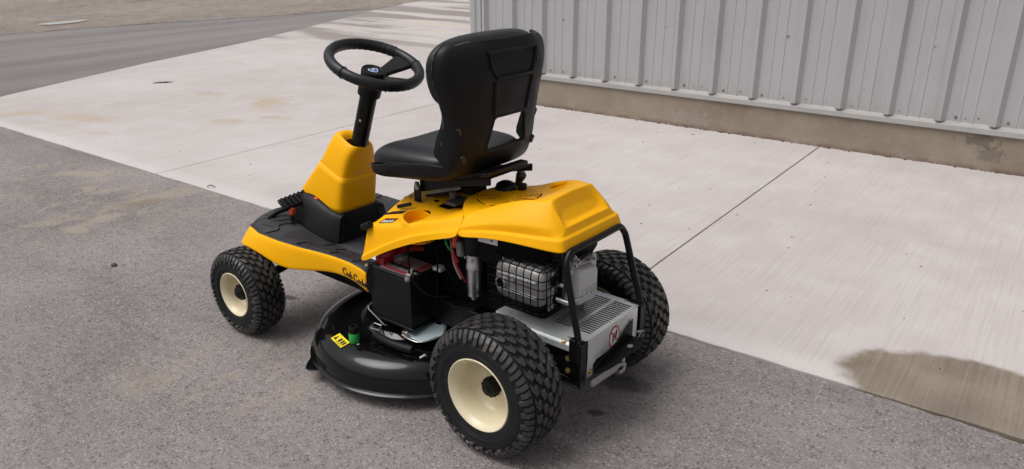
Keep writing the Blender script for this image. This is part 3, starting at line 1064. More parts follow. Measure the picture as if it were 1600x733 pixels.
obj('exhaust_outlet', MB().lathe([(.019, 0), (.019, .006), (.015, .007), (.0135, .0)], (-.187, .074, .462), (-1, 0, 0), 24), STEEL, mu)
obj('outlet_bore', MB().lathe([(.0136, .003), (.0001, .0025)], (-.187, .074, .462), (-1, 0, 0), 24), DARK, mu)
bolt('bolt', (-.187, .028, .482), (-1, 0, 0), .005, .007, STEEL, mu)
# cage: each wire its own piece
gx, g0, g1, h0, h1 = -.204, Y0 - .014, Y1 + .006, Z0 - .012, Z1 + .012
cr = .018
for k in range(8):                                   # upright wires, bent back over the top and bottom
    y = lerp(g0 + .016, g1, k / 7)
    obj('cage_wire', MB().tube([(-.115, y, h1), (gx + cr, y, h1), (gx + .005, y, h1 - .006), (gx, y, h1 - cr), (gx, y, h0 + cr), (gx + .005, y, h0 + .006), (gx + cr, y, h0), (-.13, y, h0)], .0017, 6), WIRE, mu)
for k in range(6):                                   # level wires, bent round the rear corner
    z = lerp(h0 + .004, h1 - .004, k / 5)
    dx = .006 if k in (0, 5) else 0
    obj('cage_wire', MB().tube([(gx + dx, g1, z), (gx + dx, g0 + cr, z), (gx + .005 + dx, g0 + .006, z), (gx + cr + dx, g0, z), (-.13, g0, z)], .0017, 6), WIRE, mu)
for x in (-.186, -.166, -.146, -.126):
    obj('cage_wire', MB().tube([(x, g0, h0 + .003), (x, g0, h1 - .003), (x, g0 + .01, h1 + .002), (x, g1, h1 + .002)], .0017, 6), WIRE, mu)
# louvred black shield at the end of the cage
m = MB().bx(-.122, -.110, g0 - .008, g0 + .03, h0, h1 + .012)
m.bx(-.118, -.108, -.09, .11, h0, h1 + .03)
obj('cage_shield', m, PAINT, mu, bevel=.002)

# ------------------------------------------------------------------ rear: galvanised heat shield and hitch plate
hs = empty('heat_shield', parent=MOW)
def slotted_top():
    m = MB()
    z = .343
    xs = [-.158]
    n = 19
    X0, X1 = -.104, .130
    p = (X1 - X0) / n
    for k in range(n):
        xs += [X0 + k * p + .0035, X0 + (k + 1) * p - .0015]
    xs.append(.158)
    ys = [-.200, -.186, -.124, -.114, -.052, .12]
    rows = [[Vector((x, y, z)) for x in xs] for y in ys]
    m.grid(rows, skip=lambda i, j: i in (1, 3) and j % 2 == 1 and 0 < j < len(xs) - 2)
    return m
obj('shield_top', slotted_top(), ZINC, hs, solid=.0015, flat=True)
m = MB().grid([[Vector((-.158, y, .343)) for y in (-.2, .12)], [Vector((-.160, y, .330)) for y in (-.2, .12)], [Vector((-.1755, y, .3285)) for y in (-.2, .12)], [Vector((-.176, y, .312)) for y in (-.2, .12)]])
obj('side_flange', m, ZINC, hs, solid=.0015, flat=True)
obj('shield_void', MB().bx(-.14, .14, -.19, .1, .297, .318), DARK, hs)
m = MB().prism([(-.1365, -.2035, .222), (-.108, -.2035, .220), (-.108, -.2035, .252), (-.09, -.2035, .262), (.098, -.2035, .262), (.108, -.2035, .252), (.108, -.2035, .222), (.1365, -.2035, .222), (.1365, -.2035, .3445), (-.1365, -.2035, .3445)], (0, .002, 0))
obj('rear_plate', m, ZINC, hs, bevel=.0007)
for x in (-.124, .124):
    bolt('bolt', (x, -.2035, .237), (0, -1, 0), .0055, .008, GOLD if x < 0 else STEEL, hs)
bolt('bolt', (-.1675, -.14, .3285), (0, 0, 1), .0055, .008, GOLD, hs)
# no-step sign: white disc, red ring and bar, two black soles
sg = (.004, -.2042, .297)
def disc(r0, r1, y, n=36, sx=.80):
    m = MB()
    rows = [[Vector((sg[0] + r * sx * math.cos(2 * PI * k / n), y, sg[2] + r * math.sin(2 * PI * k / n))) for k in range(n)] for r in (r0, r1)]
    m.grid(rows, closed_u=True)
    if r0 < .001:
        pass
    return m
obj('sign_disc', disc(.0002, .031, sg[1]), WHITE, hs)
obj('sign_ring', disc(.0295, .0355, sg[1] - .0004), LRED, hs)
def sole(cx, cz, tilt):
    pts = []
    for k in range(20):
        t = 2 * PI * k / 20
        w = .0045 + .0012 * math.sin(t)
        x, z = w * math.cos(t), .019 * math.sin(t)
        pts.append((sg[0] + cx + x * math.cos(tilt) - z * math.sin(tilt), sg[1] - .0003, sg[2] + cz + x * math.sin(tilt) + z * math.cos(tilt)))
    return MB().prism(pts, (0, -.0004, 0))
obj('sign_sole', sole(-.0065, -.003, -.12), LBLK, hs)
obj('sign_sole', sole(.0075, .003, -.12), LBLK, hs)
obj('sign_bar', MB().box((sg[0], sg[1] - .001, sg[2]), (.058, .0006, .0042), Matrix.Rotation(R_(46), 3, 'Y')), LRED, hs)

ht = empty('hitch', parent=MOW)
m = MB().prism([(-.105, -.206, .222), (-.105, -.206, .247), (.020, -.206, .278), (.102, -.206, .318), (.104, -.206, .232), (.060, -.206, .205), (-.06, -.206, .205)], (0, -.003, 0))
obj('hitch_plate', m, PAINT, ht, bevel=.001)
m = MB().prism([(-.095, -.209, .232), (.098, -.209, .262), (.100, -.252, .266), (.06, -.262, .258), (-.06, -.232, .236)], (0, 0, -.004))
obj('drawbar', m, PAINT, ht, bevel=.001)
obj('drawbar_hole', MB().lathe([(.0001, .0006), (.009, .0006), (.0095, 0)], (.045, -.235, .2585), (-.13, 0.1, 1), 18), STEEL, ht)
# clear plastic tool of the pin, hanging under the plate, and the ring
N = NT('grey_steel_lever')
LEV = simple('grey_zinc_lever', (0.36, 0.36, 0.36), .42, .6)
m = MB().prism([(-.150, -.225, .207), (-.020, -.222, .196), (.0, -.222, .206), (-.002, -.222, .216), (-.022, -.222, .219), (-.150, -.225, .226)], (0, -.010, .004))
m.tube([(-.01, -.222, .205), (.02, -.226, .205), (.034, -.226, .196), (.024, -.226, .180), (.0, -.226, .184)], .0065, 8, smooth=3)
obj('release_lever', m, LEV, ht, bevel=.002)
obj('bushing', MB().tube([(.03, -.206, .21), (.03, -.225, .21)], .010, 14), ALU, ht)
obj('pin_ring', MB().tube([(.158 + .018 * math.cos(2 * PI * k / 24), -.208 - .004 * math.sin(2 * PI * k / 24), .235 + .018 * math.sin(2 * PI * k / 24)) for k in range(24)], .0019, 6, closed=True), STEEL, ht)
obj('pin_stub', MB().tube([(.136, -.206, .258), (.165, -.206, .25)], .004, 8), STEEL, ht)

# bent tube guard round the rear of the hood
m = MB().tube([(-.170, -.192, .285), (-.169, -.192, .345), (-.163, -.163, .45), (-.157, -.137, .548), (-.150, -.131, .572), (-.132, -.129, .590), (-.110, -.129, .594), (0, -.131, .594), (.110, -.129, .594), (.132, -.129, .590), (.150, -.131, .572), (.157, -.137, .548), (.163, -.163, .45), (.169, -.192, .345), (.170, -.192, .285)], .0102, 12, smooth=3)
gd = obj('rear_guard', m, PAINT, MOW)
obj('stay', MB().bx(-.11, .11, -.120, -.114, .575, .588), PAINT, gd)
bolt('bolt', (-.118, -.135, .575), (0, -1, 0), .004, .006, STEEL, gd)

# ------------------------------------------------------------------ yellow rear hood
hood = empty('rear_hood', parent=MOW)
def V(*a):
    return Vector(a)
ridge = [V(-.187, .215, .638), V(-.153, .15, .671), V(-.134, .08, .697), V(-.121, .02, .714), V(-.113, -.038, .708)]
crs = [V(-.2225, .212, .597), V(-.209, .13, .613), V(-.196, .06, .619), V(-.180, -.02, .623), V(-.158, -.098, .624)]
bot = [V(-.228, .205, .583), V(-.2145, .13, .598), V(-.2015, .055, .602), V(-.187, -.026, .600), V(-.165, -.106, .593)]
fr = [0, .36, .66, .74]
def side_rows(i):
    a, b = ridge[i], crs[i]
    out = []
    for f in fr:
        p = a.lerp(b, f)
        p.x -= .010 * math.sin(PI * f) * (0, .6, 1, 1, .3)[i]
        p.z += .005 * math.sin(PI * f) * (0, .6, 1, 1, .5)[i]
        out.append(p)
    ins = b.lerp(a, .05)
    ins.x += .007
    ins.y += (0, 0, 0, 0, .006)[i]
    return out + [ins, b.copy(), bot[i].copy()]
# top grid: 7 columns
cz = [(.312, .650), (.200, .650), (.105, .654), (.030, .700), (-.042, .724)]
TOPIN = [[V(-.135, .268, .640), V(-.088, .305, .6495)], [V(-.128, .165, .654), V(-.104, .18, .650)], [V(-.112, .088, .674), V(-.092, .095, .657)], [V(-.103, .022, .713), V(-.088, .024, .708)], [V(-.104, -.041, .716), V(-.092, -.042, .720)]]
def mir(p):
    return Vector((-p.x, p.y, p.z))
top = []
for i in range(5):
    L, Cc = ridge[i], V(0, cz[i][0], cz[i][1])
    half_ = [L] + [p.copy() for p in TOPIN[i]]
    half_.append(Cc)
    top.append(half_ + [mir(p) for p in half_[:3][::-1]])
m = MB()
m.grid(top)
# sides
L6 = [side_rows(i) for i in range(5)]
m.grid(L6)
m.grid([[mir(p) for p in r] for r in L6])
# rear face
rear_rows = []
xs_top = [p.x for p in top[4]]
for k in range(7):
    cl = L6[4][k]
    row = []
    for c in range(7):
        u = xs_top[c] / abs(xs_top[0])
        if k < 4:
            f = fr[k]
            tp, bt = top[4][c], V(u * .158, -.113 if 0 < c < 6 else -.098, .626)
            p = tp.lerp(bt, f)
            p.y -= .004 * math.sin(PI * f)
            if 0 < c < 6:
                px = {1: -.112, 2: -.098, 3: 0, 4: .098, 5: .112}[c] * lerp(.93, 1.02, f)
                p.x = px
            if 2 <= c <= 4 and k in (1, 2):
                p.y += .014
                p.z -= .004
        elif k == 4:
            p = V(u * .151, -.1045, .6295)
        elif k == 5:
            p = V(u * .158, -.113, .6245)
        else:
            p = V(u * .165, -.122, .5945)
        if c in (0, 6):
            p = cl.copy() if c == 0 else mir(cl)
        row.append(p)
    rear_rows.append(row)
m.grid(rear_rows)
# front wall of the raised platform
m.grid([top[0], [p + V(0, .008, (-.004, -.03, -.045, -.045, -.045, -.03, -.004)[k]) for k, p in enumerate(top[0])]])
def on_line(a, b, pts, eps=.003):
    return min((a - x).length for x in pts) < eps and min((b - x).length for x in pts) < eps
INS = [r[4] for r in L6] + rear_rows[4]
CRS = crs + rear_rows[5]
FLO = [rear_rows[k][c] for k in (1, 2) for c in (2, 3, 4)]
RIM_ = [rear_rows[k][1] for k in (1, 2, 3)] + [rear_rows[k][5] for k in (1, 2, 3)] + rear_rows[3][1:6]
def hood_crease(a, b):
    for pts, w in ((CRS, .8), (INS, .8), (ridge, .6), (FLO, .5), (RIM_, .6), (rear_rows[0], .35)):
        if on_line(a, b, pts) or on_line(mir(a), mir(b), pts):
            return w
    if a.y > .2 and b.y > .2 and on_line(a, b, top[0], .004):
        return .85
    return 0
obj('hood_cover', m, YEL, hood, sub=3, solid=.003, crease=hood_crease, merge=2e-4)
# vent: ring segments with open slots, over a black well
hood_s = surf([o for o in hood.children if o.name.startswith('hood_cover')][0])
vc = V(0, .212, .6525)
sl = -.27
vx, vy = V(1, 0, 0), V(0, 1, sl).normalized()
vn = vx.cross(vy)
if vn.z < 0:
    vn = -vn
def vp(r, a, h):
    return drop(hood_s, r * math.cos(a), .196 + r * math.sin(a), h)
m = MB().grid([[vp(r, 2 * PI * k / 40, .0010) for k in range(40)] for r in (.001, .03, .06, .09, .1015)], closed_u=True)
obj('vent_well', m, DARK, hood)
def arc_plate(r0, r1, a0, a1, h0, h1, n):
    m = MB()
    rows = []
    for k in range(n + 1):
        a = lerp(a0, a1, k / n)
        rows.append([vp(r0, a, h0), vp(r0, a, h1), vp(r1, a, h1), vp(r1, a, h0)])
    m.grid(rows, closed_u=True)
    return m
obj('vent_centre', arc_plate(.0005, .027, 0, 2 * PI * .9999, .001, .0042, 32), YEL, hood)
for q in range(7):
    r0 = .0305 + q * .0102
    obj('vent_ring', arc_plate(r0, r0 + .0060, 0, 2 * PI * .9999, .0005, .0042, 64), YEL, hood)
for a in (0, 45, 90, 135, 180, 225, 270, 315):
    obj('vent_spoke', arc_plate(.026, .1015, R_(a) - .10, R_(a) + .10, .0004, .0040, 2), YEL, hood)
# raised lug on the far side of the hood
m = MB().prism([V(.110, .125, .668), V(.124, .125, .668), V(.126, .062, .690), V(.112, .062, .690)], (0, 0, .013))
obj('hood_lug', m, YEL, hood, bevel=.006, seg=3)

# ------------------------------------------------------------------ console in front of it
con = empty('console', parent=MOW)
CR = [[V(-.252, .625, .395), V(-.2515, .623, .417), V(-.226, .606, .530), V(-.165, .615, .532), V(-.106, .567, .606), V(0, .577, .610)],
      [V(-.2505, .51, .465), V(-.2495, .51, .487), V(-.229, .50, .555), V(-.165, .50, .558), V(-.112, .49, .610), V(0, .49, .614)],
      [V(-.2465, .40, .518), V(-.244, .40, .543), V(-.226, .395, .583), V(-.16, .395, .587), V(-.122, .40, .612), V(0, .42, .612)],
      [V(-.239, .30, .557), V(-.235, .30, .577), V(-.211, .30, .612), V(-.16, .30, .614), V(-.11, .335, .606), V(0, .38, .606)],
      [V(-.2285, .207, .5825), V(-.223, .214, .5965), V(-.188, .217, .6375), V(-.136, .268, .636), V(-.088, .312, .606), V(0, .32, .604)]]
for r in CR:
    q_ = r[1].lerp(r[2], .08)
    q_.x += .006
    r.insert(2, q_)
rows = [r + [mir(p) for p in r[:6][::-1]] for r in CR]
fw_ = [V(p.x * .98, p.y - .004, max(.40, p.z - .10) if abs(p.x) < .24 else p.z) for p in rows[0]]
m = MB().grid(rows)
m.grid([fw_[3:10], rows[0][3:10]])
def con_crease(a, b):
    for k_ in (1, 2):
        ed = [r[k_] for r in CR] + [mir(r[k_]) for r in CR]
        if min((a - x).length for x in ed) < .002 and min((b - x).length for x in ed) < .002:
            return .8
    ed = [r[3] for r in CR] + [mir(r[3]) for r in CR]
    if min((a - x).length for x in ed) < .003 and min((b - x).length for x in ed) < .003:
        return .35
    f = rows[0]
    if min((a - x).length for x in f) < .003 and min((b - x).length for x in f) < .003:
        return .5
    return 0
cup_c = V(-.178, .425, 0)
CUPR = .046
co = obj('console_cover', m, YEL, con, sub=3, solid=.003, crease=con_crease, merge=2e-4)
cutter = obj('cutter', MB().lathe([(.0001, .50), (CUPR - .004, .50), (CUPR - .002, .70), (.0001, .70)], cup_c, (0, 0, 1), 40), YEL)
bo = co.modifiers.new('bool', 'BOOLEAN')
bo.operation = 'DIFFERENCE'
bo.object = cutter
bo.solver = 'EXACT'
cutter.parent = MOW
bpy.context.view_layer.update()
dg = bpy.context.evaluated_depsgraph_get()
me2 = bpy.data.meshes.new_from_object(co.evaluated_get(dg))
co.modifiers.clear()
co.data = me2
me2.polygons.foreach_set('use_smooth', [True] * len(me2.polygons))
me2.set_sharp_from_angle(angle=R_(40))
bpy.data.objects.remove(cutter)
# cup holder set into it: raised lip, wall and floor
m = MB()
tilt = V(-.08, -.26, 1).normalized()
cz0 = .579
prof = [(CUPR + .007, -.016), (CUPR + .0045, -.001), (CUPR + .001, .0025), (CUPR - .003, .001), (CUPR - .006, -.010), (CUPR - .008, -.030), (CUPR - .014, -.034), (.0005, -.034)]
m.lathe(prof, (cup_c.x, cup_c.y, cz0), tilt, 48)
obj('cup_holder', m, YEL, con)
# speed lever slot and knob, blade knob, stickers

obj('lever_blade', MB().box((-.148, .515, .594), (.006, .07, .012), Matrix.Rotation(R_(-20), 3, 'X')), BLK, con, bevel=.002)
m = MB().box((-.236, .603, .528), (.026, .038, .022), Matrix.Rotation(R_(-28), 3, 'X') @ Matrix.Rotation(R_(12), 3, 'Z'))
obj('lever_knob', m, BLK, con, bevel=.005, seg=3)
con_s = surf(co)
obj('lever_slot', MB().tube([drop(con_s, x, y, .0005) for x, y in ((-.158, .60), (-.156, .56), (-.153, .52), (-.148, .47))], .0055, 8), BLK, con)
def lab(name, x0, x1, y0, y1, h, mat):
    n = 4
    rows = [[drop(con_s, lerp(x0, x1, i / n), lerp(y0, y1, j / n), h) for i in range(n + 1)] for j in range(n + 1)]
    return obj(name, MB().grid(rows), mat, con)
lab('dial_sticker', -.214, -.180, .508, .570, .0008, LBLK)
for k in range(4):
    lab('dial_mark', -.211, -.194, .514 + k * .013, .522 + k * .013, .0014, WHITE)
lab('dial_mark', -.187, -.184, .512, .565, .0014, ORANGE)
for x, y in ((-.085, .545), (-.082, .432)):
    obj('fixing_hole', MB().lathe([(.0001, .0006), (.0085, .0006), (.0092, 0)], drop(con_s, x, y, .0006), (0, -.05, 1), 16), LMAR, con)
# dark well with the fuel valve between console and hood
wq = [(-.115, .395), (-.045, .40), (-.028, .375), (-.075, .325), (-.118, .345)]
m = MB().add([drop(con_s, x, y, .0025) for x, y in wq] + [drop(con_s, -.08, .37, .0025)], [(i, (i + 1) % 5, 5) for i in range(5)])
obj('well', m, DARK, con)
m = MB().tube([(-.068, .372, .612), (-.068, .372, .650)], .012, 12)
m.box((-.07, .352, .622), (.07, .045, .012))
obj('pivot_post', m, simple('grey_plastic', (.07, .07, .075), .5), con, bevel=.002)

# parking lever on the far side
m = MB().tube([(.115, .255, .62), (.125, .262, .655)], .006, 8)
lv = obj('drive_lever', m, PAINT, MOW)
obj('lever_knob', MB().lathe([(.009, 0), (.0105, .008), (.017, .036), (.0165, .044), (.011, .050), (.001, .051)], (.122, .262, .648), (.06, -.42, 1), 20), simple('knob_grey', (.022, .022, .026), .38), lv)

# ------------------------------------------------------------------ front: fender skirt, foot mat, cowl
fd = empty('front_fender', parent=MOW)
TP = [V(0, 1.297, .402), V(-.12, 1.294, .400), V(-.20, 1.277, .394), V(-.268, 1.242, .390), V(-.292, 1.15, .388), V(-.291, 1.03, .388), V(-.283, .92, .389), V(-.266, .80, .392), V(-.260, .70, .391), V(-.261, .635, .387), V(-.262, .593, .376)]
BT = [V(0, 1.335, .312), V(-.13, 1.332, .312), V(-.232, 1.325, .310), V(-.312, 1.288, .312), V(-.326, 1.145, .335), V(-.311, 1.015, .281), V(-.286, .885, .306), V(-.268, .755, .331), V(-.264, .675, .3235), V(-.264, .635, .3165), V(-.264, .593, .300)]
def bulge(a, b, f, o):
    p = a.lerp(b, f)
    d = V(p.x, (p.y - .95) * .6, 0)
    if d.length:
        p += d.normalized() * o
    return p
cols = []
for a, b in zip(TP, BT):
    cols.append([a + V(.004 if a.x < 0 else 0, -.004, -.012), a.copy(), bulge(a, b, .10, .006), bulge(a, b, .35, .006), bulge(a, b, .7, .003), b.copy(), b + V(.010 if b.x < 0 else 0, -.006, .002)])
full = [[mir(p) for p in c] for c in cols[:0:-1]] + cols
m = MB().grid(full)
obj('fender_skirt', m, YEL, fd, sub=2, solid=.003)
IN = [V(0, 1.21, .418), V(-.07, 1.21, .417), V(-.112, 1.20, .412), V(-.135, 1.155, .404), V(-.147, 1.08, .390), V(-.147, 1.0, .371), V(-.137, .93, .352), V(-.130, .82, .345), V(-.13, .72, .345), V(-.13, .645, .344), V(-.13, .593, .342)]
def mat_pt(a, b, h=0):
    i = min(int(a), 9)
    f = a - i
    o = TP[i].lerp(TP[i + 1], f)
    n = IN[i].lerp(IN[i + 1], f)
    p = o.lerp(n, b)
    p.z += .006 * math.sin(PI * b) * (1 if a < 6 else .3)
    p.z += h
    return p
rows = [[mat_pt(a / 2, b / 6) for b in range(7)] for a in range(21)]
m = MB().grid(rows)
m.grid([[mir(p) for p in r] for r in rows])
m.grid([[V(-.13, .93, .3515), V(.13, .93, .3515)], [V(-.13, .72, .3445), V(.13, .72, .3445)], [V(-.13, .54, .34), V(.13, .54, .34)]])
obj('foot_mat', m, MATB, fd, solid=.004)
# raised rubber pads on the mat, parted by zigzag grooves
def zig(b, z):
    return z * (0 if b < .38 else (b - .38) / .14 if b < .52 else 1)
def pad(a0, a1, b0, b1, z0, z1):
    na, nb = 6, 10
    top_, low = [], []
    for i in range(na + 1):
        r1, r0 = [], []
        for j in range(nb + 1):
            b = lerp(b0, b1, j / nb)
            a = lerp(a0 + zig(b, z0), a1 + zig(b, z1), i / na)
            a = max(0.0, min(9.99, a))
            r1.append(mat_pt(a, b, .0050))
            r0.append(mat_pt(a, b, -.001))
        top_.append(r1)
        low.append(r0)
    m = MB().grid(top_)
    rim_t = top_[0] + [r[-1] for r in top_[1:]] + top_[-1][-2::-1] + [r[0] for r in top_[-2:0:-1]]
    rim_b = low[0] + [r[-1] for r in low[1:]] + low[-1][-2::-1] + [r[0] for r in low[-2:0:-1]]
    m.grid([rim_t, rim_b], closed_u=True)
    return m
PADS = [(1.2, 2.75, .05, .94, 0, .55), (2.87, 4.25, .05, .94, .55, -.5), (4.37, 5.8, .05, .94, -.5, .45), (5.92, 7.2, .05, .94, .45, -.4), (7.32, 8.5, .05, .94, -.4, .3), (8.62, 9.95, .05, .94, .3, 0)]
for p in PADS:
    mm = pad(*p).mesh('mat_pad', 1e-5)
    obj('mat_pad', mm, MATB, fd, bevel=.0012)
    m2 = mm.copy()
    m2.transform(Matrix.Scale(-1, 4, (1, 0, 0)))
    m2.flip_normals()
    obj('mat_pad', m2, MATB, fd, bevel=.0012)
for sx in (1, -1):
    for a, b in ((2.3, .28), (3.7, .28), (3.75, .72), (5.2, .28), (2.2, .70), (5.2, .72), (6.6, .28)):
        p0, p1 = mat_pt(a - .28, b - .07, .0042), mat_pt(a + .28, b + .07, .0042)
        if sx < 0:
            p0, p1 = mir(p0), mir(p1)
        obj('mat_rib', MB().tube([p0, p1], .0018, 6), DARK, fd)
# pale pictogram plate on the floor by the console
for (x, y, w, h, mt) in ((-.155, .73, .012, .03, LBLK), (-.135, .69, .036, .055, WHITE)):
    a = MB().box((x, y, .3535), (w, h, .0012))
    obj('floor_sticker', a, mt, fd)
obj('floor_ring', MB().lathe([(.0085, 0), (.0085, .0012), (.0135, .0012), (.0135, 0)], (-.158, .765, .3535), (0, 0, 1), 24), WHITE, fd)

# "Cub Cadet" in joined script on the skirt: strokes as thin ribbons
STROKES = {
 'C': ([[(.58, .74), (.66, .90), (.48, 1.0), (.22, .88), (.06, .52), (.14, .14), (.42, .0), (.78, .16)]], .74),
 'u': ([[(0, .22), (.10, .50), (.10, .18), (.20, .02), (.36, .10), (.46, .50), (.46, .15), (.56, .02)]], .56),
 'b': ([[(0, .05), (.12, .40), (.22, .95), (.12, .30), (.16, .04), (.34, .02), (.46, .22), (.36, .44), (.22, .42)]], .52),
 'a': ([[(.45, .46), (.20, .48), (.05, .24), (.16, .02), (.36, .10), (.46, .48), (.44, .12), (.56, .02)]], .56),
 'd': ([[(.45, .46), (.20, .48), (.05, .24), (.16, .02), (.36, .12), (.50, .98), (.44, .12), (.56, .02)]], .56),
 'e': ([[(0, .05), (.18, .18), (.38, .30), (.32, .46), (.14, .44), (.05, .20), (.18, .01), (.44, .06)]], .44),
 't': ([[(0, .05), (.14, .40), (.22, .90), (.16, .14), (.26, .02), (.42, .10)], [(.02, .62), (.44, .66)]], .42)}
fen_s = surf([o for o in fd.children if o.name.startswith('fender_skirt')][0])
def fender_side(y, z):
    p, n, _, _ = fen_s.ray_cast(V(-1, y, z), V(1, 0, 0))
    return p if p is not None else V(-.264, y, z)
def script(word, size, y0, z0, dy, dz, wid):
    pen = 0
    m = MB()
    for chx in word:
        if chx == ' ':
            pen += .28
            continue
        sts, adv = STROKES[chx]
        for stk in sts:
            P, _ = catmull([V(a, b, 0) for a, b in stk], [0] * len(stk), 5)
            pts = []
            for p in P:
                u = (pen + p.x) * size
                v = p.y * size
                pts.append(fender_side(y0 + dy * u, z0 + dz * u + v))
            m.tube(pts, wid, 6)
        pen += adv
    return m
nm = script('Cub Cadet', .0252, .706, .3405, -1, -.19, .0023)
obj('script_lettering', nm, LMAR, fd)

cw = empty('steering_cowl', parent=MOW)
def cowl_ring(yr, yf, wr, wf, zr, zf, n=32, ex=.30):
    row = []
    for k in range(n):
        t = 2 * PI * k / n
        c, s = math.cos(t), math.sin(t)
        u = math.copysign(abs(c) ** ex, c)
        v = math.copysign(abs(s) ** ex, s)
        f = (v + 1) / 2
        row.append(V(u * lerp(wr, wf, f), lerp(yr, yf, f), lerp(zr, zf, f)))
    return row
lower = [cowl_ring(.918, 1.205, .097, .085, .456, .462), cowl_ring(.914, 1.17, .096, .082, .49, .512), cowl_ring(.904, 1.105, .093, .074, .545, .58), cowl_ring(.896, 1.055, .0895, .069, .589, .634)]
obj('cowl_lower', MB().grid(lower, closed_u=True), YEL, cw, sub=1, solid=.003)
up = [cowl_ring(.8995, 1.052, .0865, .066, .586, .632), cowl_ring(.8985, 1.051, .087, .0665, .5905, .6375), cowl_ring(.890, 1.035, .083, .060, .63, .675, ex=.45), cowl_ring(.874, 1.012, .070, .050, .676, .716, ex=.5), cowl_ring(.868, 1.0, .060, .042, .694, .735, ex=.55), cowl_ring(.868, .985, .050, .036, .703, .746, ex=.6), cowl_ring(.866, .960, .042, .034, .703, .738, ex=.8), cowl_ring(.868, .952, .040, .034, .690, .715, ex=.85)]
obj('cowl_upper', MB().grid(up, closed_u=True), YEL, cw, sub=1, merge=1e-5)
obj('cowl_screw', MB().lathe([(.0001, .001), (.0042, .001), (.005, 0)], (-.022, .8935, .603), (0, -1, .12), 14), STEEL, cw)
base = [cowl_ring(.900, 1.225, .122, .105, .338, .41), cowl_ring(.905, 1.222, .116, .10, .365, .425), cowl_ring(.912, 1.215, .102, .092, .43, .45), cowl_ring(.9155, 1.207, .0985, .0865, .457, .464), cowl_ring(.919, 1.20, .093, .08, .459, .466)]
obj('cowl_base', MB().grid(base, closed_u=True), BLK, cw, sub=1)
# flared wheel tunnel of the base, over the mat on each side
for sx in (-1, 1):
    rows = []
    for i, (y, xo, zo, xt, zt) in enumerate(((1.20, .118, .410, .092, .452), (1.15, .141, .404, .094, .498), (1.08, .152, .391, .096, .503), (1.02, .152, .376, .0985, .486), (.97, .146, .361, .100, .466), (.93, .135, .350, .101, .458), (.905, .122, .343, .100, .455))):
        rows.append([V(sx * xo, y, zo - .004), V(sx * lerp(xo, xt, .25), y, lerp(zo, zt, .42)), V(sx * lerp(xo, xt, .65), y, lerp(zo, zt, .86)), V(sx * xt, y, zt), V(sx * (xt - .02), y, zt - .004)])
    obj('base_flare', MB().grid(rows), BLK, cw, sub=2)
# brake pedal on the near side
pe = empty('brake_pedal', parent=MOW)
m = MB().box((-.135, 1.135, .474), (.118, .052, .012), Matrix.Rotation(R_(34), 3, 'X') @ Matrix.Rotation(R_(-5), 3, 'Y'))
obj('pedal_plate', m, BLK, pe, bevel=.004)
for k in range(6):
    x = -.184 + k * .0195
    m = MB().box((x, 1.128, .4815 - (x + .135) * -.08), (.010, .050, .010), Matrix.Rotation(R_(34), 3, 'X'))
    obj('pedal_tread', m, BLK, pe, bevel=.002)
obj('pedal_arm', MB().tube([(-.06, 1.10, .470), (-.10, 1.15, .445), (-.17, 1.19, .430), (-.205, 1.21, .405)], .011, 10, smooth=4), BLK, pe)
m = MB().box((-.094, 1.075, .470), (.014, .065, .046))
obj('slot_liner', m, ORANGE, pe, bevel=.003)
obj('pedal_clip', MB().box((-.165, 1.115, .444), (.016, .022, .03), Matrix.Rotation(R_(25), 3, 'Y')), ORANGE, pe, bevel=.003)
obj('pedal_foot', MB().tube([(-.168, 1.115, .44), (-.172, 1.105, .405)], .009, 8), BLK, pe)

# ------------------------------------------------------------------ steering column and wheel
colm = empty('steering_column', parent=MOW)
AX = V(0, -.378, 1).normalized()
c0 = V(0, .892, .716)
def on_ax(z):
    return c0 + AX * ((z - .716) / AX.z)
m = MB().lathe([(.030, 0), (.030, (on_ax(.91) - on_ax(.66)).length)], on_ax(.66), AX, 28)
obj('column_tube', m, PAINT, colm)
obj('collar', MB().lathe([(.030, -.028), (.040, -.024), (.041, .006), (.036, .022), (.030, .028), (.001, .03)], on_ax(.917), AX, 32), BLK, colm)
side = V(-1, -.35, -.1).normalized()
for z, mt in ((.755, DARK), (.805, STEEL), (.845, DARK)):
    obj('column_hole', MB().lathe([(.0001, .001), (.0042, .001), (.005, 0)], on_ax(z) + side * .0297, side, 12), mt, colm)
sw = empty('steering_wheel', parent=MOW)
hubc = on_ax(.962)
rimc = hubc + AX * .042
e1 = V(1, 0, 0)
e2 = AX.cross(e1).normalized()        # towards the front of the mower
if e2.y < 0:
    e2 = -e2
def rim_pt(a, r, h=0):
    return rimc + (e1 * math.cos(a) + e2 * math.sin(a)) * r + AX * h
RW, TW = .1535, .0188
m = MB()
n = 132
rows = []
for k in range(n):
    a = 2 * PI * k / n
    deg = math.degrees(a) % 360
    g = 1
    grip = (22 < deg < 186) or (244 < deg < 340)
    row = []
    for q in range(14):
        b = 2 * PI * q / 14
        rr = TW * (1.0 if grip else .93)
        co_, si = math.cos(b), math.sin(b)
        if grip and (si < -.2 or co_ < -.4):
            rr *= 1 - .085 * (.5 + .5 * math.cos(k * PI * 2 / 3.0))
        row.append(rim_pt(a, RW + co_ * rr * .95, si * rr * 1.08))
    rows.append(row)
rows.append(rows[0])
m.grid(rows, closed_u=True)
obj('wheel_rim', m, VINYL, sw, merge=1e-5)
for d in (22, 187, 243, 341):
    a = R_(d)
    m = MB().tube([rim_pt(a, RW + math.cos(2 * PI * q / 16) * TW * 1.0, math.sin(2 * PI * q / 16) * TW * 1.1) for q in range(16)], .0012, 5, closed=True)
    obj('grip_seam', m, VINYL, sw)
m = MB().lathe([(.033, -.036), (.041, -.012), (.042, .010), (.039, .015), (.035, .0155), (.0325, .0125), (.0005, .0125)], hubc + AX * .007, AX, 40)
obj('hub', m, BLK, sw)
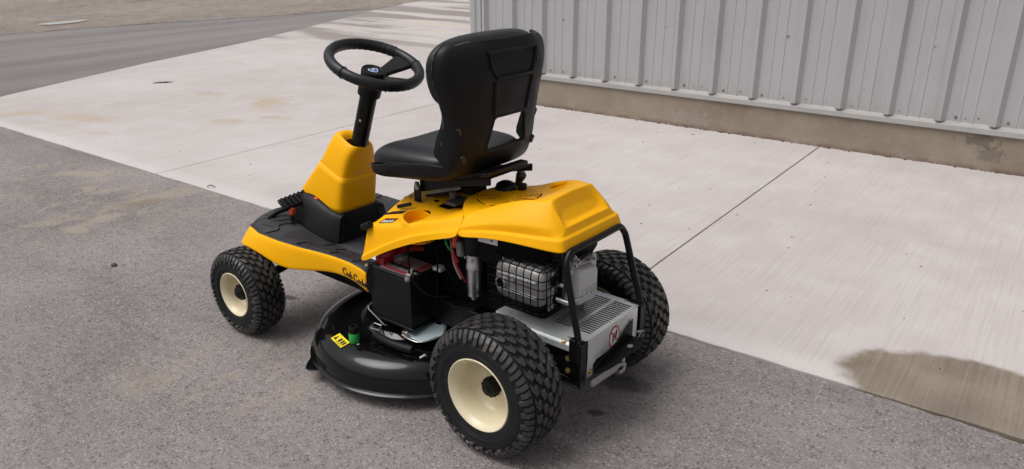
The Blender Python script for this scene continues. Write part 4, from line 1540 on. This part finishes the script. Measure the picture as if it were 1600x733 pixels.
def spoke(deg, w0, w1, rise=0.0):
    a = R_(deg)
    d = e1 * math.cos(a) + e2 * math.sin(a)
    t = AX.cross(d).normalized()
    rows = []
    for f, w, th in ((0, w0, .020), (.35, w0 * .95, .016), (.7, lerp(w0, w1, .6), .014), (1.0, w1, .016)):
        p = hubc.lerp(rim_pt(a, RW - .004, -.004), f) + d * (.012 * (1 - f)) - AX * (.004 * (1 - f))
        rows.append([p - t * w - AX * th * .5, p - t * w * .9 + AX * th * .35, p + AX * th * .5, p + t * w * .9 + AX * th * .35, p + t * w - AX * th * .5, p - AX * th * .7])
    m = MB().grid(rows, closed_u=True)
    m.f.append(tuple(range(5, -1, -1)))
    m.f.append(tuple(18 + i for i in range(6)))
    return m
for dg_, a, b in ((1, .026, .046), (217, .030, .052), (292, .014, .016)):
    obj('spoke', spoke(dg_, a, b), BLK, sw, bevel=.004, seg=3)
# emblem: white shield outline, blue field
EM = frame(hubc + AX * .0197, e1, e2)
def emb(name, pts, h, mat):
    return obj(name, MB().prism([EM @ V(a, b, h) for a, b in pts], AX * .0006), mat, sw)
ro = lambda pts, s: [(x * s, y * s) for x, y in pts]
ES = 1.22
SH = [(-.017, .006), (-.008, .0115), (0, .009), (.008, .0115), (.017, .006), (.012, -.006), (0, -.013), (-.012, -.006)]
SH = ro(SH, ES)
emb('emblem_edge', SH, .0002, WHITE)
emb('emblem_field', ro(SH, .80), .0009, BLUE)
emb('emblem_mark', [(-.010, .002), (-.003, .006), (-.002, -.004), (-.006, -.006)], .0016, WHITE)
emb('emblem_mark', [(-.002, .004), (.002, .0065), (.010, .003), (.006, .0005)], .0016, WHITE)

# ------------------------------------------------------------------ seat
seat = empty('seat', parent=MOW)
def back_w(z):
    return plerp([.735, .77, .80, .84, .88, .93, .98, 1.03, 1.07, 1.095, 1.115, 1.126, 1.133], [.188, .190, .192, .190, .188, .194, .210, .227, .234, .231, .222, .208, .180], z)
def hole_w(z):
    return plerp([.76, .815, .915, 1.0, 1.132], [.098, .093, .070, .078, .10], z)
def back_y(x, z, w):
    u = abs(x) / w
    lean = plerp([.735, .80, .92, 1.03, 1.10, 1.132], [.255, .217, .196, .178, .185, .198], z)
    wing = plerp([.735, .80, .92, 1.03, 1.10, 1.132], [.012, .032, .046, .068, .062, .050], z)
    return lean + wing * max(0, (u - .42) / .58) ** 1.6
zr = [.748, .782, .815, .865, .915, .95, .99, 1.03, 1.07, 1.10, 1.122, 1.133]
rows = []
for z in zr:
    w, h = back_w(z), hole_w(z)
    xs = [-w, -w * .93, -lerp(h, w, .62), -lerp(h, w, .32), -h, -h * .5, 0]
    xs += [-x for x in xs[:-1][::-1]]
    ez = plerp([.748, .782, .815, .865, .915, .96], [.055, .052, .044, .026, .010, 0], z)
    ey = plerp([.748, .782, .815, .865, .915, .96], [.040, .042, .034, .018, .006, 0], z)
    row = [V(x, back_y(x, z, w) + .25 * ey * (abs(x) / w) ** 6, z + .25 * ez * (abs(x) / w) ** 6) for x in xs]
    dep = plerp([.748, .80, .90, 1.05, 1.10, 1.133], [.045, .050, .036, .030, .022, .012], z)
    lipL = row[0] + V(-.004, dep, ez * .75)
    rows.append([lipL] + row + [V(-lipL.x, lipL.y, lipL.z)])
# pan, sweeping forward from the foot of the back
pan = []
for (y, zc, w, lip) in ((.285, .728, .188, .046), (.34, .716, .202, .056), (.42, .708, .209, .054), (.50, .700, .210, .052), (.57, .692, .207, .044), (.63, .686, .193, .036), (.662, .690, .172, .027), (.678, .704, .148, .014)):
    xs = [-1, -.985, -.92, -.75, -.55, -.35, -.15, 0, .15, .35, .55, .75, .92, .985, 1]
    pan.append([V(x * w, y - .03 * abs(x) ** 3 * (1 if y > .5 else 0), zc + lip * (1 if abs(x) == 1 else .42 if abs(x) > .98 else .10 if abs(x) > .9 else 0)) for x in xs])
allr = pan[::-1] + rows
npan = len(pan)
m = MB().grid(allr, skip=lambda i, j: (npan + 2 <= i < npan + 4) and 5 <= j < 9)
obj('seat_shell', m, BLK, seat, sub=2, solid=.010, soff=0)
# lip bead along the shell edge
bead = [r[0] for r in allr] + allr[-1][1:-1] + [r[-1] for r in allr[::-1]]
obj('shell_bead', MB().tube(bead[2:-2], .005, 8, smooth=2), BLK, seat)
# frame round the opening
hb = [rows[2][5], rows[3][5], rows[4][5], rows[4][7], rows[4][9], rows[3][9], rows[2][9], rows[2][7]]
obj('opening_rim', MB().tube([p + V(0, -.002, 0) for p in hb], .0055, 8, closed=True), BLK, seat)
# raised trapezoid frame and faint lettering on the back
def bk(x, z, o):
    return V(x, back_y(x, z, back_w(z)) - .004 - o, z)
tr = [bk(-.108, 1.104, .002), bk(0, 1.104, .002), bk(.108, 1.104, .002), bk(.098, 1.06, .002), bk(.080, 1.032, .002), bk(0, 1.030, .002), bk(-.080, 1.032, .002), bk(-.098, 1.06, .002)]
obj('badge_frame', MB().tube(tr, .0052, 8, closed=True), BLK, seat)
def back_script(word, size, x0, z0, wid):
    pen = 0
    m = MB()
    for chx in word:
        if chx == ' ':
            pen += .28
            continue
        sts, adv = STROKES[chx]
        for stk in sts:
            P, _ = catmull([V(a, b, 0) for a, b in stk], [0] * len(stk), 4)
            m.tube([bk(x0 + (pen + p.x) * size, z0 + p.y * size, -.0005) for p in P], wid, 5)
        pen += adv
    return m
obj('embossed_lettering', back_script('Cub Cadet', .0275, -.066, 1.052, .0016), BLK, seat)
for sx in (-1, 1):                                    # two stiffening ribs down from the badge
    pts = [bk(sx * hole_w(z) * (1.05), z, .001) for z in (1.02, .98, .95, .92)]
    obj('back_rib', MB().tube(pts, .006, 8, smooth=2), BLK, seat)
    for z, x in ((.885, .178), (.80, .165)):          # moulded slots in the flank
        p = V(sx * x, back_y(x, z, back_w(z)), z)
        obj('moulded_slot', MB().box(p + V(sx * -.002, -.001, 0), (.014, .010, .026), Matrix.Rotation(R_(35 * sx), 3, 'Y')), LBLK, seat, bevel=.003)
# cushions
def pillow(fn, nu=24, nv=16):
    rows = []
    for i in range(nv + 1):
        ph = -PI / 2 + PI * i / nv
        row = []
        for k in range(nu):
            t = 2 * PI * k / nu
            row.append(fn(t, ph))
        rows.append(row)
    return MB().grid(rows, closed_u=True)
def sgn_pow(v, e):
    return math.copysign(abs(v) ** e, v)
def seat_cush(t, ph):
    c, s = sgn_pow(math.cos(t), .55), sgn_pow(math.sin(t), .55)
    k = sgn_pow(math.cos(ph), .34)
    z = sgn_pow(math.sin(ph), .8)
    x, y = c * k * .206, .460 + s * k * .203
    fy = (y - .26) / .40
    h = .812 - .004 * fy - .050 * max(0, (fy - .60) / .40) ** 2.0 - .006 * (abs(x) / .203) ** 4
    base_z = lerp(.725, .690, max(0, fy) ** 1.5) + .008 * abs(c) ** 2
    zz = lerp(base_z, h, (z + 1) / 2)
    if z > 0:
        zz -= .030 * math.exp(-((x / .10) ** 2)) * math.exp(-(((y - .40) / .16) ** 2)) * z
    return V(x, y, zz)
obj('seat_cushion', pillow(seat_cush), VINYL, seat, merge=1e-5, sub=1)
def back_cush(t, ph):
    c, s = sgn_pow(math.cos(t), .6), sgn_pow(math.sin(t), .6)
    k = sgn_pow(math.cos(ph), .36)
    d = sgn_pow(math.sin(ph), .75)
    z = 1.034 + s * k * .117
    w = back_w(min(1.09, max(.80, z))) + lerp(-.012, .006, (d + 1) / 2)
    x = c * k * w
    yb = back_y(x, min(z, 1.13), w) + .010
    yf = plerp([.80, .95, 1.15], [.345, .335, .315], z) + .018 * (abs(x) / w) ** 2
    return V(x, lerp(yb, yf, (d + 1) / 2), z)
obj('back_cushion', pillow(back_cush, 28, 16), VINYL, seat, merge=1e-5, sub=1)
# piping line between cushion and shell
pp = []
for z in [.84 + .01 * k for k in range(28)]:
    if z < 1.105:
        pp.append(V(-back_w(z) - .007, back_y(-back_w(z), z, back_w(z)) + plerp([.80, .90, 1.05, 1.10, 1.133], [.05, .036, .030, .022, .012], z), z))
topz = 1.134
pp += [V(x, back_y(x, 1.13, .222) + .008, topz + (0 if abs(x) < .17 else -.010)) for x in (-.205, -.16, -.08, 0, .08, .16, .205)]
pp += [V(-p.x, p.y, p.z) for p in pp[:27][::-1]]
obj('piping', MB().tube(pp, .0022, 6), simple('grey_piping', (.10, .105, .125), .5), seat)

# seat bracket, spring and slide
sb = empty('seat_bracket', parent=MOW)
for sx in (-1, 1):
    m = MB().prism([(sx * .112, .500, .604), (sx * .112, .470, .604), (sx * .112, .470, .655), (sx * .112, .478, .672), (sx * .112, .492, .672), (sx * .112, .500, .655)], (sx * .005, 0, 0))
    obj('pivot_ear', m, PAINT, sb, bevel=.0015)
    bolt('bolt', (sx * .117, .486, .656), (sx, 0, 0), .0075, .005, STEEL, sb)
m = MB().prism([(-.104, .48, .636), (-.104, .485, .672), (-.104, .185, .735), (-.104, .185, .715), (-.104, .30, .69)], (.006, 0, 0))
m.prism([(.098, .48, .636), (.098, .485, .672), (.098, .185, .735), (.098, .185, .715), (.098, .30, .69)], (.006, 0, 0))
m.prism([(-.104, .485, .670), (.104, .485, .670), (.104, .185, .735), (-.104, .185, .735)], (0, 0, .004))
obj('seat_carrier', m, PAINT, sb, bevel=.0015)
m = MB().tube([(-.065, .475, .618), (-.02, .46, .613), (.04, .44, .613)], .007, 8)
obj('pivot_rod', m, STEEL, sb)
m = MB().prism([(-.095, .47, .616), (.09, .47, .616), (.06, .36, .642), (-.055, .37, .640)], (0, 0, .010))
obj('pivot_base', m, PAINT, sb, bevel=.004)
m = MB().box((.0, .345, .650), (.075, .05, .022))
m.tube([(.02, .34, .63), (.02, .34, .668)], .014, 14)
obj('seat_switch', m, BLK, sb, bevel=.003)
obj('spring_cup', MB().lathe([(.038, 0), (.037, .016), (.030, .034), (.016, .042), (.001, .043)], (.055, .255, .636), (0, 0, 1), 24), BLK, sb)
obj('rubber_stop', MB().lathe([(.030, 0), (.030, .006), (.014, .010), (.014, .030), (.001, .031)], (.075, .205, .644), (0, -.1, 1), 20), BLK, sb)
# slide bar under the back of the seat
m = MB().box((-.022, .200, .748), (.205, .030, .014), Matrix.Rotation(R_(1), 3, 'Y'))
obj('slide_bar', m, PAINT, sb, bevel=.003)

# ------------------------------------------------------------------ battery
bt = empty('battery', parent=MOW)
obj('case', MB().bx(-.250, -.119, .397, .588, .224, .389), simple('battery_case', (.0065, .0066, .0075), .5, var=.3, bs=60, bstr=.1, **{'Specular IOR Level': 0.22}), bt, bevel=.003)
obj('lid', MB().bx(-.2515, -.1175, .3955, .5895, .3895, .402), BLK, bt, bevel=.004)
obj('label', MB().bx(-.243, -.126, .405, .545, .4022, .4030), simple('battery_label', (.20, .17, .17), .4, var=.25), bt)
for (x0, x1, y0, y1) in ((-.240, -.222, .42, .54), (-.20, -.165, .47, .54), (-.19, -.13, .41, .435)):
    obj('label_print', MB().bx(x0, x1, y0, y1, .4031, .4036), simple('dull_red_print', (.22, .035, .04), .45, var=.3), bt)
random.seed(3)
for k in range(12):
    y = .41 + k * .011
    x0 = -.216 + random.uniform(-.003, .01)
    obj('label_print', MB().bx(x0, x0 + random.uniform(.010, .035), y, y + .004, .4037, .4041), LBLK if k % 3 else GREYL, bt)
obj('terminal', MB().bx(-.247, -.226, .399, .420, .402, .414), STEEL, bt, bevel=.002)
bolt('terminal_bolt', (-.2505, .405, .400), (-1, 0, 0), .0065, .009, STEEL, bt)
obj('terminal_bolt', MB().tube([(-.240, .402, .412), (-.236, .398, .432)], .0048, 10), STEEL, bt)
m = MB().tube([(-.215, .572, .402), (-.205, .560, .424), (-.185, .552, .434), (-.15, .545, .432)], [.018, .020, .020, .014], 10, smooth=3)
m.box((-.205, .560, .412), (.05, .04, .026))
obj('terminal_boot', m, RED, bt, bevel=.006)
m = MB().tube([(-.16, .545, .43), (-.125, .50, .44), (-.11, .47, .44)], [.012, .010, .008], 8, smooth=4)
obj('positive_lead', m, RED, bt)
obj('negative_lead', MB().tube([(-.245, .402, .418), (-.225, .425, .47), (-.21, .44, .52), (-.20, .44, .55)], .0036, 8, smooth=4), WIRE, bt)
obj('negative_lead', MB().tube([(-.247, .398, .405), (-.24, .36, .372), (-.22, .33, .35), (-.17, .30, .34)], .0036, 8, smooth=4), WIRE, bt)
m = MB().prism([(-.206, .39, .404), (-.196, .39, .404), (-.196, .595, .404), (-.206, .595, .404)], (0, 0, .0025))
m.box((-.2515, .585, .395), (.006, .02, .02))
obj('hold_down', m, PAINT, bt)
bolt('bolt', (-.255, .592, .397), (-1, .2, 0), .005, .008, STEEL, bt)
obj('hold_down_rod', MB().tube([(-.258, .598, .250), (-.262, .592, .240), (-.262, .52, .205), (-.255, .515, .20)], .0022, 6), STEEL, bt)
m = MB().bx(-.253, -.115, .392, .592, .214, .2235)
obj('battery_tray', m, PAINT, bt, bevel=.002)

# ------------------------------------------------------------------ wiring behind the battery
wr = empty('wiring_harness', parent=MOW)
def wire(pts, r, mat, name='wire'):
    return obj(name, MB().tube([V(*p) for p in pts], r, 7, smooth=4), mat, wr)
wire([(-.16, .30, .50), (-.175, .27, .47), (-.165, .255, .43), (-.15, .25, .40)], .0040, RED)
wire([(-.14, .32, .52), (-.165, .285, .46), (-.16, .26, .41)], .003, GREYL)
wire([(-.13, .34, .50), (-.17, .30, .455), (-.15, .27, .42)], .0045, WIRE)
wire([(-.20, .33, .53), (-.19, .33, .50), (-.185, .335, .46), (-.187, .34, .38), (-.19, .345, .27)], .0030, WIRE)
wire([(-.12, .36, .52), (-.13, .36, .47), (-.15, .33, .42), (-.14, .29, .38)], .005, WIRE)
wire([(-.17, .315, .545), (-.178, .30, .52), (-.172, .285, .50)], .0035, GREEN)
wire([(-.17, .285, .51), (-.176, .27, .49), (-.17, .262, .47)], .0045, RED)
obj('fuel_cup', MB().lathe([(.018, 0), (.021, .006), (.021, .035), (.012, .050)], (-.155, .315, .535), (0, 0, 1), 20), simple('milky_plastic', (.55, .55, .52), .35), wr)
obj('fuse_holder', MB().box((-.165, .272, .54), (.022, .020, .050), Matrix.Rotation(R_(12), 3, 'X')), ORANGE, wr, bevel=.004)
obj('relay', MB().box((-.175, .247, .52), (.020, .022, .05), Matrix.Rotation(R_(-8), 3, 'X')), simple('grey_relay', (.16, .17, .16), .4), wr, bevel=.006)
obj('connector', MB().bx(-.16, -.13, .35, .385, .405, .418), ALUP, wr, bevel=.002)
obj('fuel_cap', MB().lathe([(.001, 0), (.05, .002), (.055, .01), (.055, .03), (.048, .05)], (-.175, .425, .505), (0, 0, 1), 28), ORNG_CAP, wr)
for k in range(9):
    a = R_(200 + k * 16)
    obj('cap_rib', MB().box((-.175 + .0555 * math.cos(a), .425 + .0555 * math.sin(a), .522), (.004, .004, .022)), ORNG_CAP, wr)
m = MB().prism([(-.17, .30, .31), (-.14, .22, .31), (-.14, .22, .30), (-.17, .30, .30)], (.05, 0, 0))
obj('cable_tray', m, PAINT, wr)

# ------------------------------------------------------------------ cutting deck
dk = empty('cutting_deck', parent=MOW)
DC = (-.062, .560)
DR = .372
prof = [(DR * .985, .052), (DR + .012, .048), (DR + .015, .051), (DR + .012, .055), (DR + .001, .058), (DR - .001, .075), (DR - .004, .100), (DR - .014, .124), (DR - .034, .143), (DR - .060, .153), (DR - .085, .157), (DR - .090, .1565), (DR - .094, .1545), (DR - .13, .154), (DR - .165, .1545), (DR - .172, .157), (DR - .182, .170), (DR - .195, .174), (.001, .176)]
obj('deck_shell', MB().lathe(prof, (*DC, 0), (0, 0, 1), 120), GLOSS, dk, ang=60)
obj('deck_skirt', MB().lathe([(DR - .02, .053), (DR - .022, .03), (DR - .024, .06)], (*DC, 0), (0, 0, 1), 80), PAINT, dk)
# pointed lug of the flange
ta = math.atan2(.715 - DC[1], -.452 - DC[0])
tp = [(-.40 + 0, .50)]
def pol(a, r, z):
    return V(DC[0] + r * math.cos(a), DC[1] + r * math.sin(a), z)
lug_pts = [pol(ta - .42, DR + .004, .0495), pol(ta - .20, DR + .010, .0495), pol(ta - .06, DR + .036, .0495), pol(ta, DR + .046, .0495), pol(ta + .05, DR + .040, .0495), pol(ta + .10, DR + .016, .0495), pol(ta + .26, DR + .004, .0495), pol(ta, DR - .02, .0495)]
obj('flange_lug', MB().prism(lug_pts, (0, 0, .0045)), GLOSS, dk, bevel=.0015)
# wash port: black socket with a green collar
wc = (-.342, .580)
m = MB().lathe([(.016, .150), (.0165, .163), (.013, .164), (.013, .1665)], (*wc, 0), (0, 0, 1), 28)
wp_ = empty('wash_port', parent=MOW)
obj('green_collar', MB().lathe([(.0165, .150), (.0175, .154), (.0175, .185), (.0155, .188)], (*wc, 0), (0, 0, 1), 28), GREEN, wp_)
m = MB().lathe([(.0150, .186), (.0155, .190), (.0155, .209), (.014, .212), (.0105, .212), (.0100, .196), (.0005, .195)], (*wc, 0), (0, 0, 1), 28)
for k in range(14):
    a = 2 * PI * k / 14
    m.box((wc[0] + .0155 * math.cos(a), wc[1] + .0155 * math.sin(a), .1995), (.0016, .0022, .016), Matrix.Rotation(a, 3, 'Z'))
obj('socket', m, BLK, wp_)
bolt('bolt', (wc[0] - .006, wc[1] - .026, .152), (0, 0, 1), .005, .006, STEEL, wp_)
# yellow warning label
lc = V(-.366, .624, .1535)
la = R_(-105)
LM = Matrix.Translation(lc) @ Matrix.Rotation(la, 4, 'Z') @ Matrix.Rotation(R_(15), 4, 'X')
def lbl(name, x0, x1, y0, y1, h, mat):
    return obj(name, MB().prism([LM @ V(a, b, h) for a, b in ((x0, y0), (x1, y0), (x1, y1), (x0, y1))], LM.to_3x3() @ V(0, 0, .0006)), mat, dk)
lbl('warning_label', -.040, .040, -.017, .017, .0, LYEL)
tri = MB().prism([LM @ V(a, b, .0008) for a, b in ((-.034, -.010), (-.016, -.010), (-.025, .010))], (0, 0, .0004))
obj('label_mark', tri, LBLK, dk)
for a, b in ((-.006, .006), (.012, .022), (.026, .034)):
    lbl('label_mark', a, b, -.008, .009, .0008, LBLK)
lbl('label_mark', -.008, .034, -.013, -.011, .0008, LBLK)
# zinc plate, hold-down hose and links on the deck
m = MB().prism([V(-.262, .428, .193), V(-.135, .425, .206), V(-.120, .400, .208), V(-.132, .36, .206), V(-.185, .325, .199), V(-.252, .352, .193)], (0, 0, .002))
zp = obj('blade_cover_plate', m, simple('zinc_painted_sky', (.50, .60, .65), .36, .35, var=.1, vs=14), dk, bevel=.0008)  # sky reflected in the zinc is put into the pale blue base colour
m = MB().tube([(-.262, .432, .197), (-.268, .39, .196), (-.255, .35, .1955), (-.187, .323, .201), (-.133, .357, .208)], .0022, 6, smooth=3)
obj('plate_edge', m, STEEL, zp)
obj('plate_notch', MB().bx(-.150, -.138, .372, .392, .2055, .2095), DARK, zp)
bolt('bolt', (-.262, .412, .194), (0, 0, 1), .007, .020, STEEL, dk)
bolt('bolt', (-.258, .430, .194), (0, 0, 1), .005, .014, STEEL, dk)
obj('deck_hose', MB().tube([(-.292, .532, .176), (-.300, .480, .178), (-.302, .420, .180), (-.292, .355, .182)], .0135, 14, smooth=4), BLK, dk)
m = MB().tube([(-.246, .590, .180), (-.276, .572, .180), (-.270, .538, .180), (-.241, .556, .180)], .0032, 7, closed=True)
obj('link_loop', m, STEEL, dk)
obj('spindle_housing', MB().lathe([(.115, .172), (.11, .18), (.06, .20), (.05, .215), (.001, .216)], (*DC, 0), (0, 0, 1), 40), PAINT, dk)
m = MB().prism([V(-.18, .43, .215), V(-.10, .40, .215), V(-.09, .36, .215), (-.155, .385, .215)], (0, 0, .006))
obj('link_arm', MB().tube([(-.255, .425, .216), (-.20, .42, .232), (-.15, .40, .24), (-.10, .36, .25)], .007, 8), PAINT, dk)
obj('deck_bracket', MB().tube([(-.28, .335, .155), (-.272, .320, .168), (-.262, .325, .156)], .004, 7), ALUP, dk)
obj('cable', MB().tube([(-.285, .36, .182), (-.27, .31, .178), (-.23, .28, .182), (-.19, .28, .20)], .0032, 7, smooth=4), WIRE, dk)
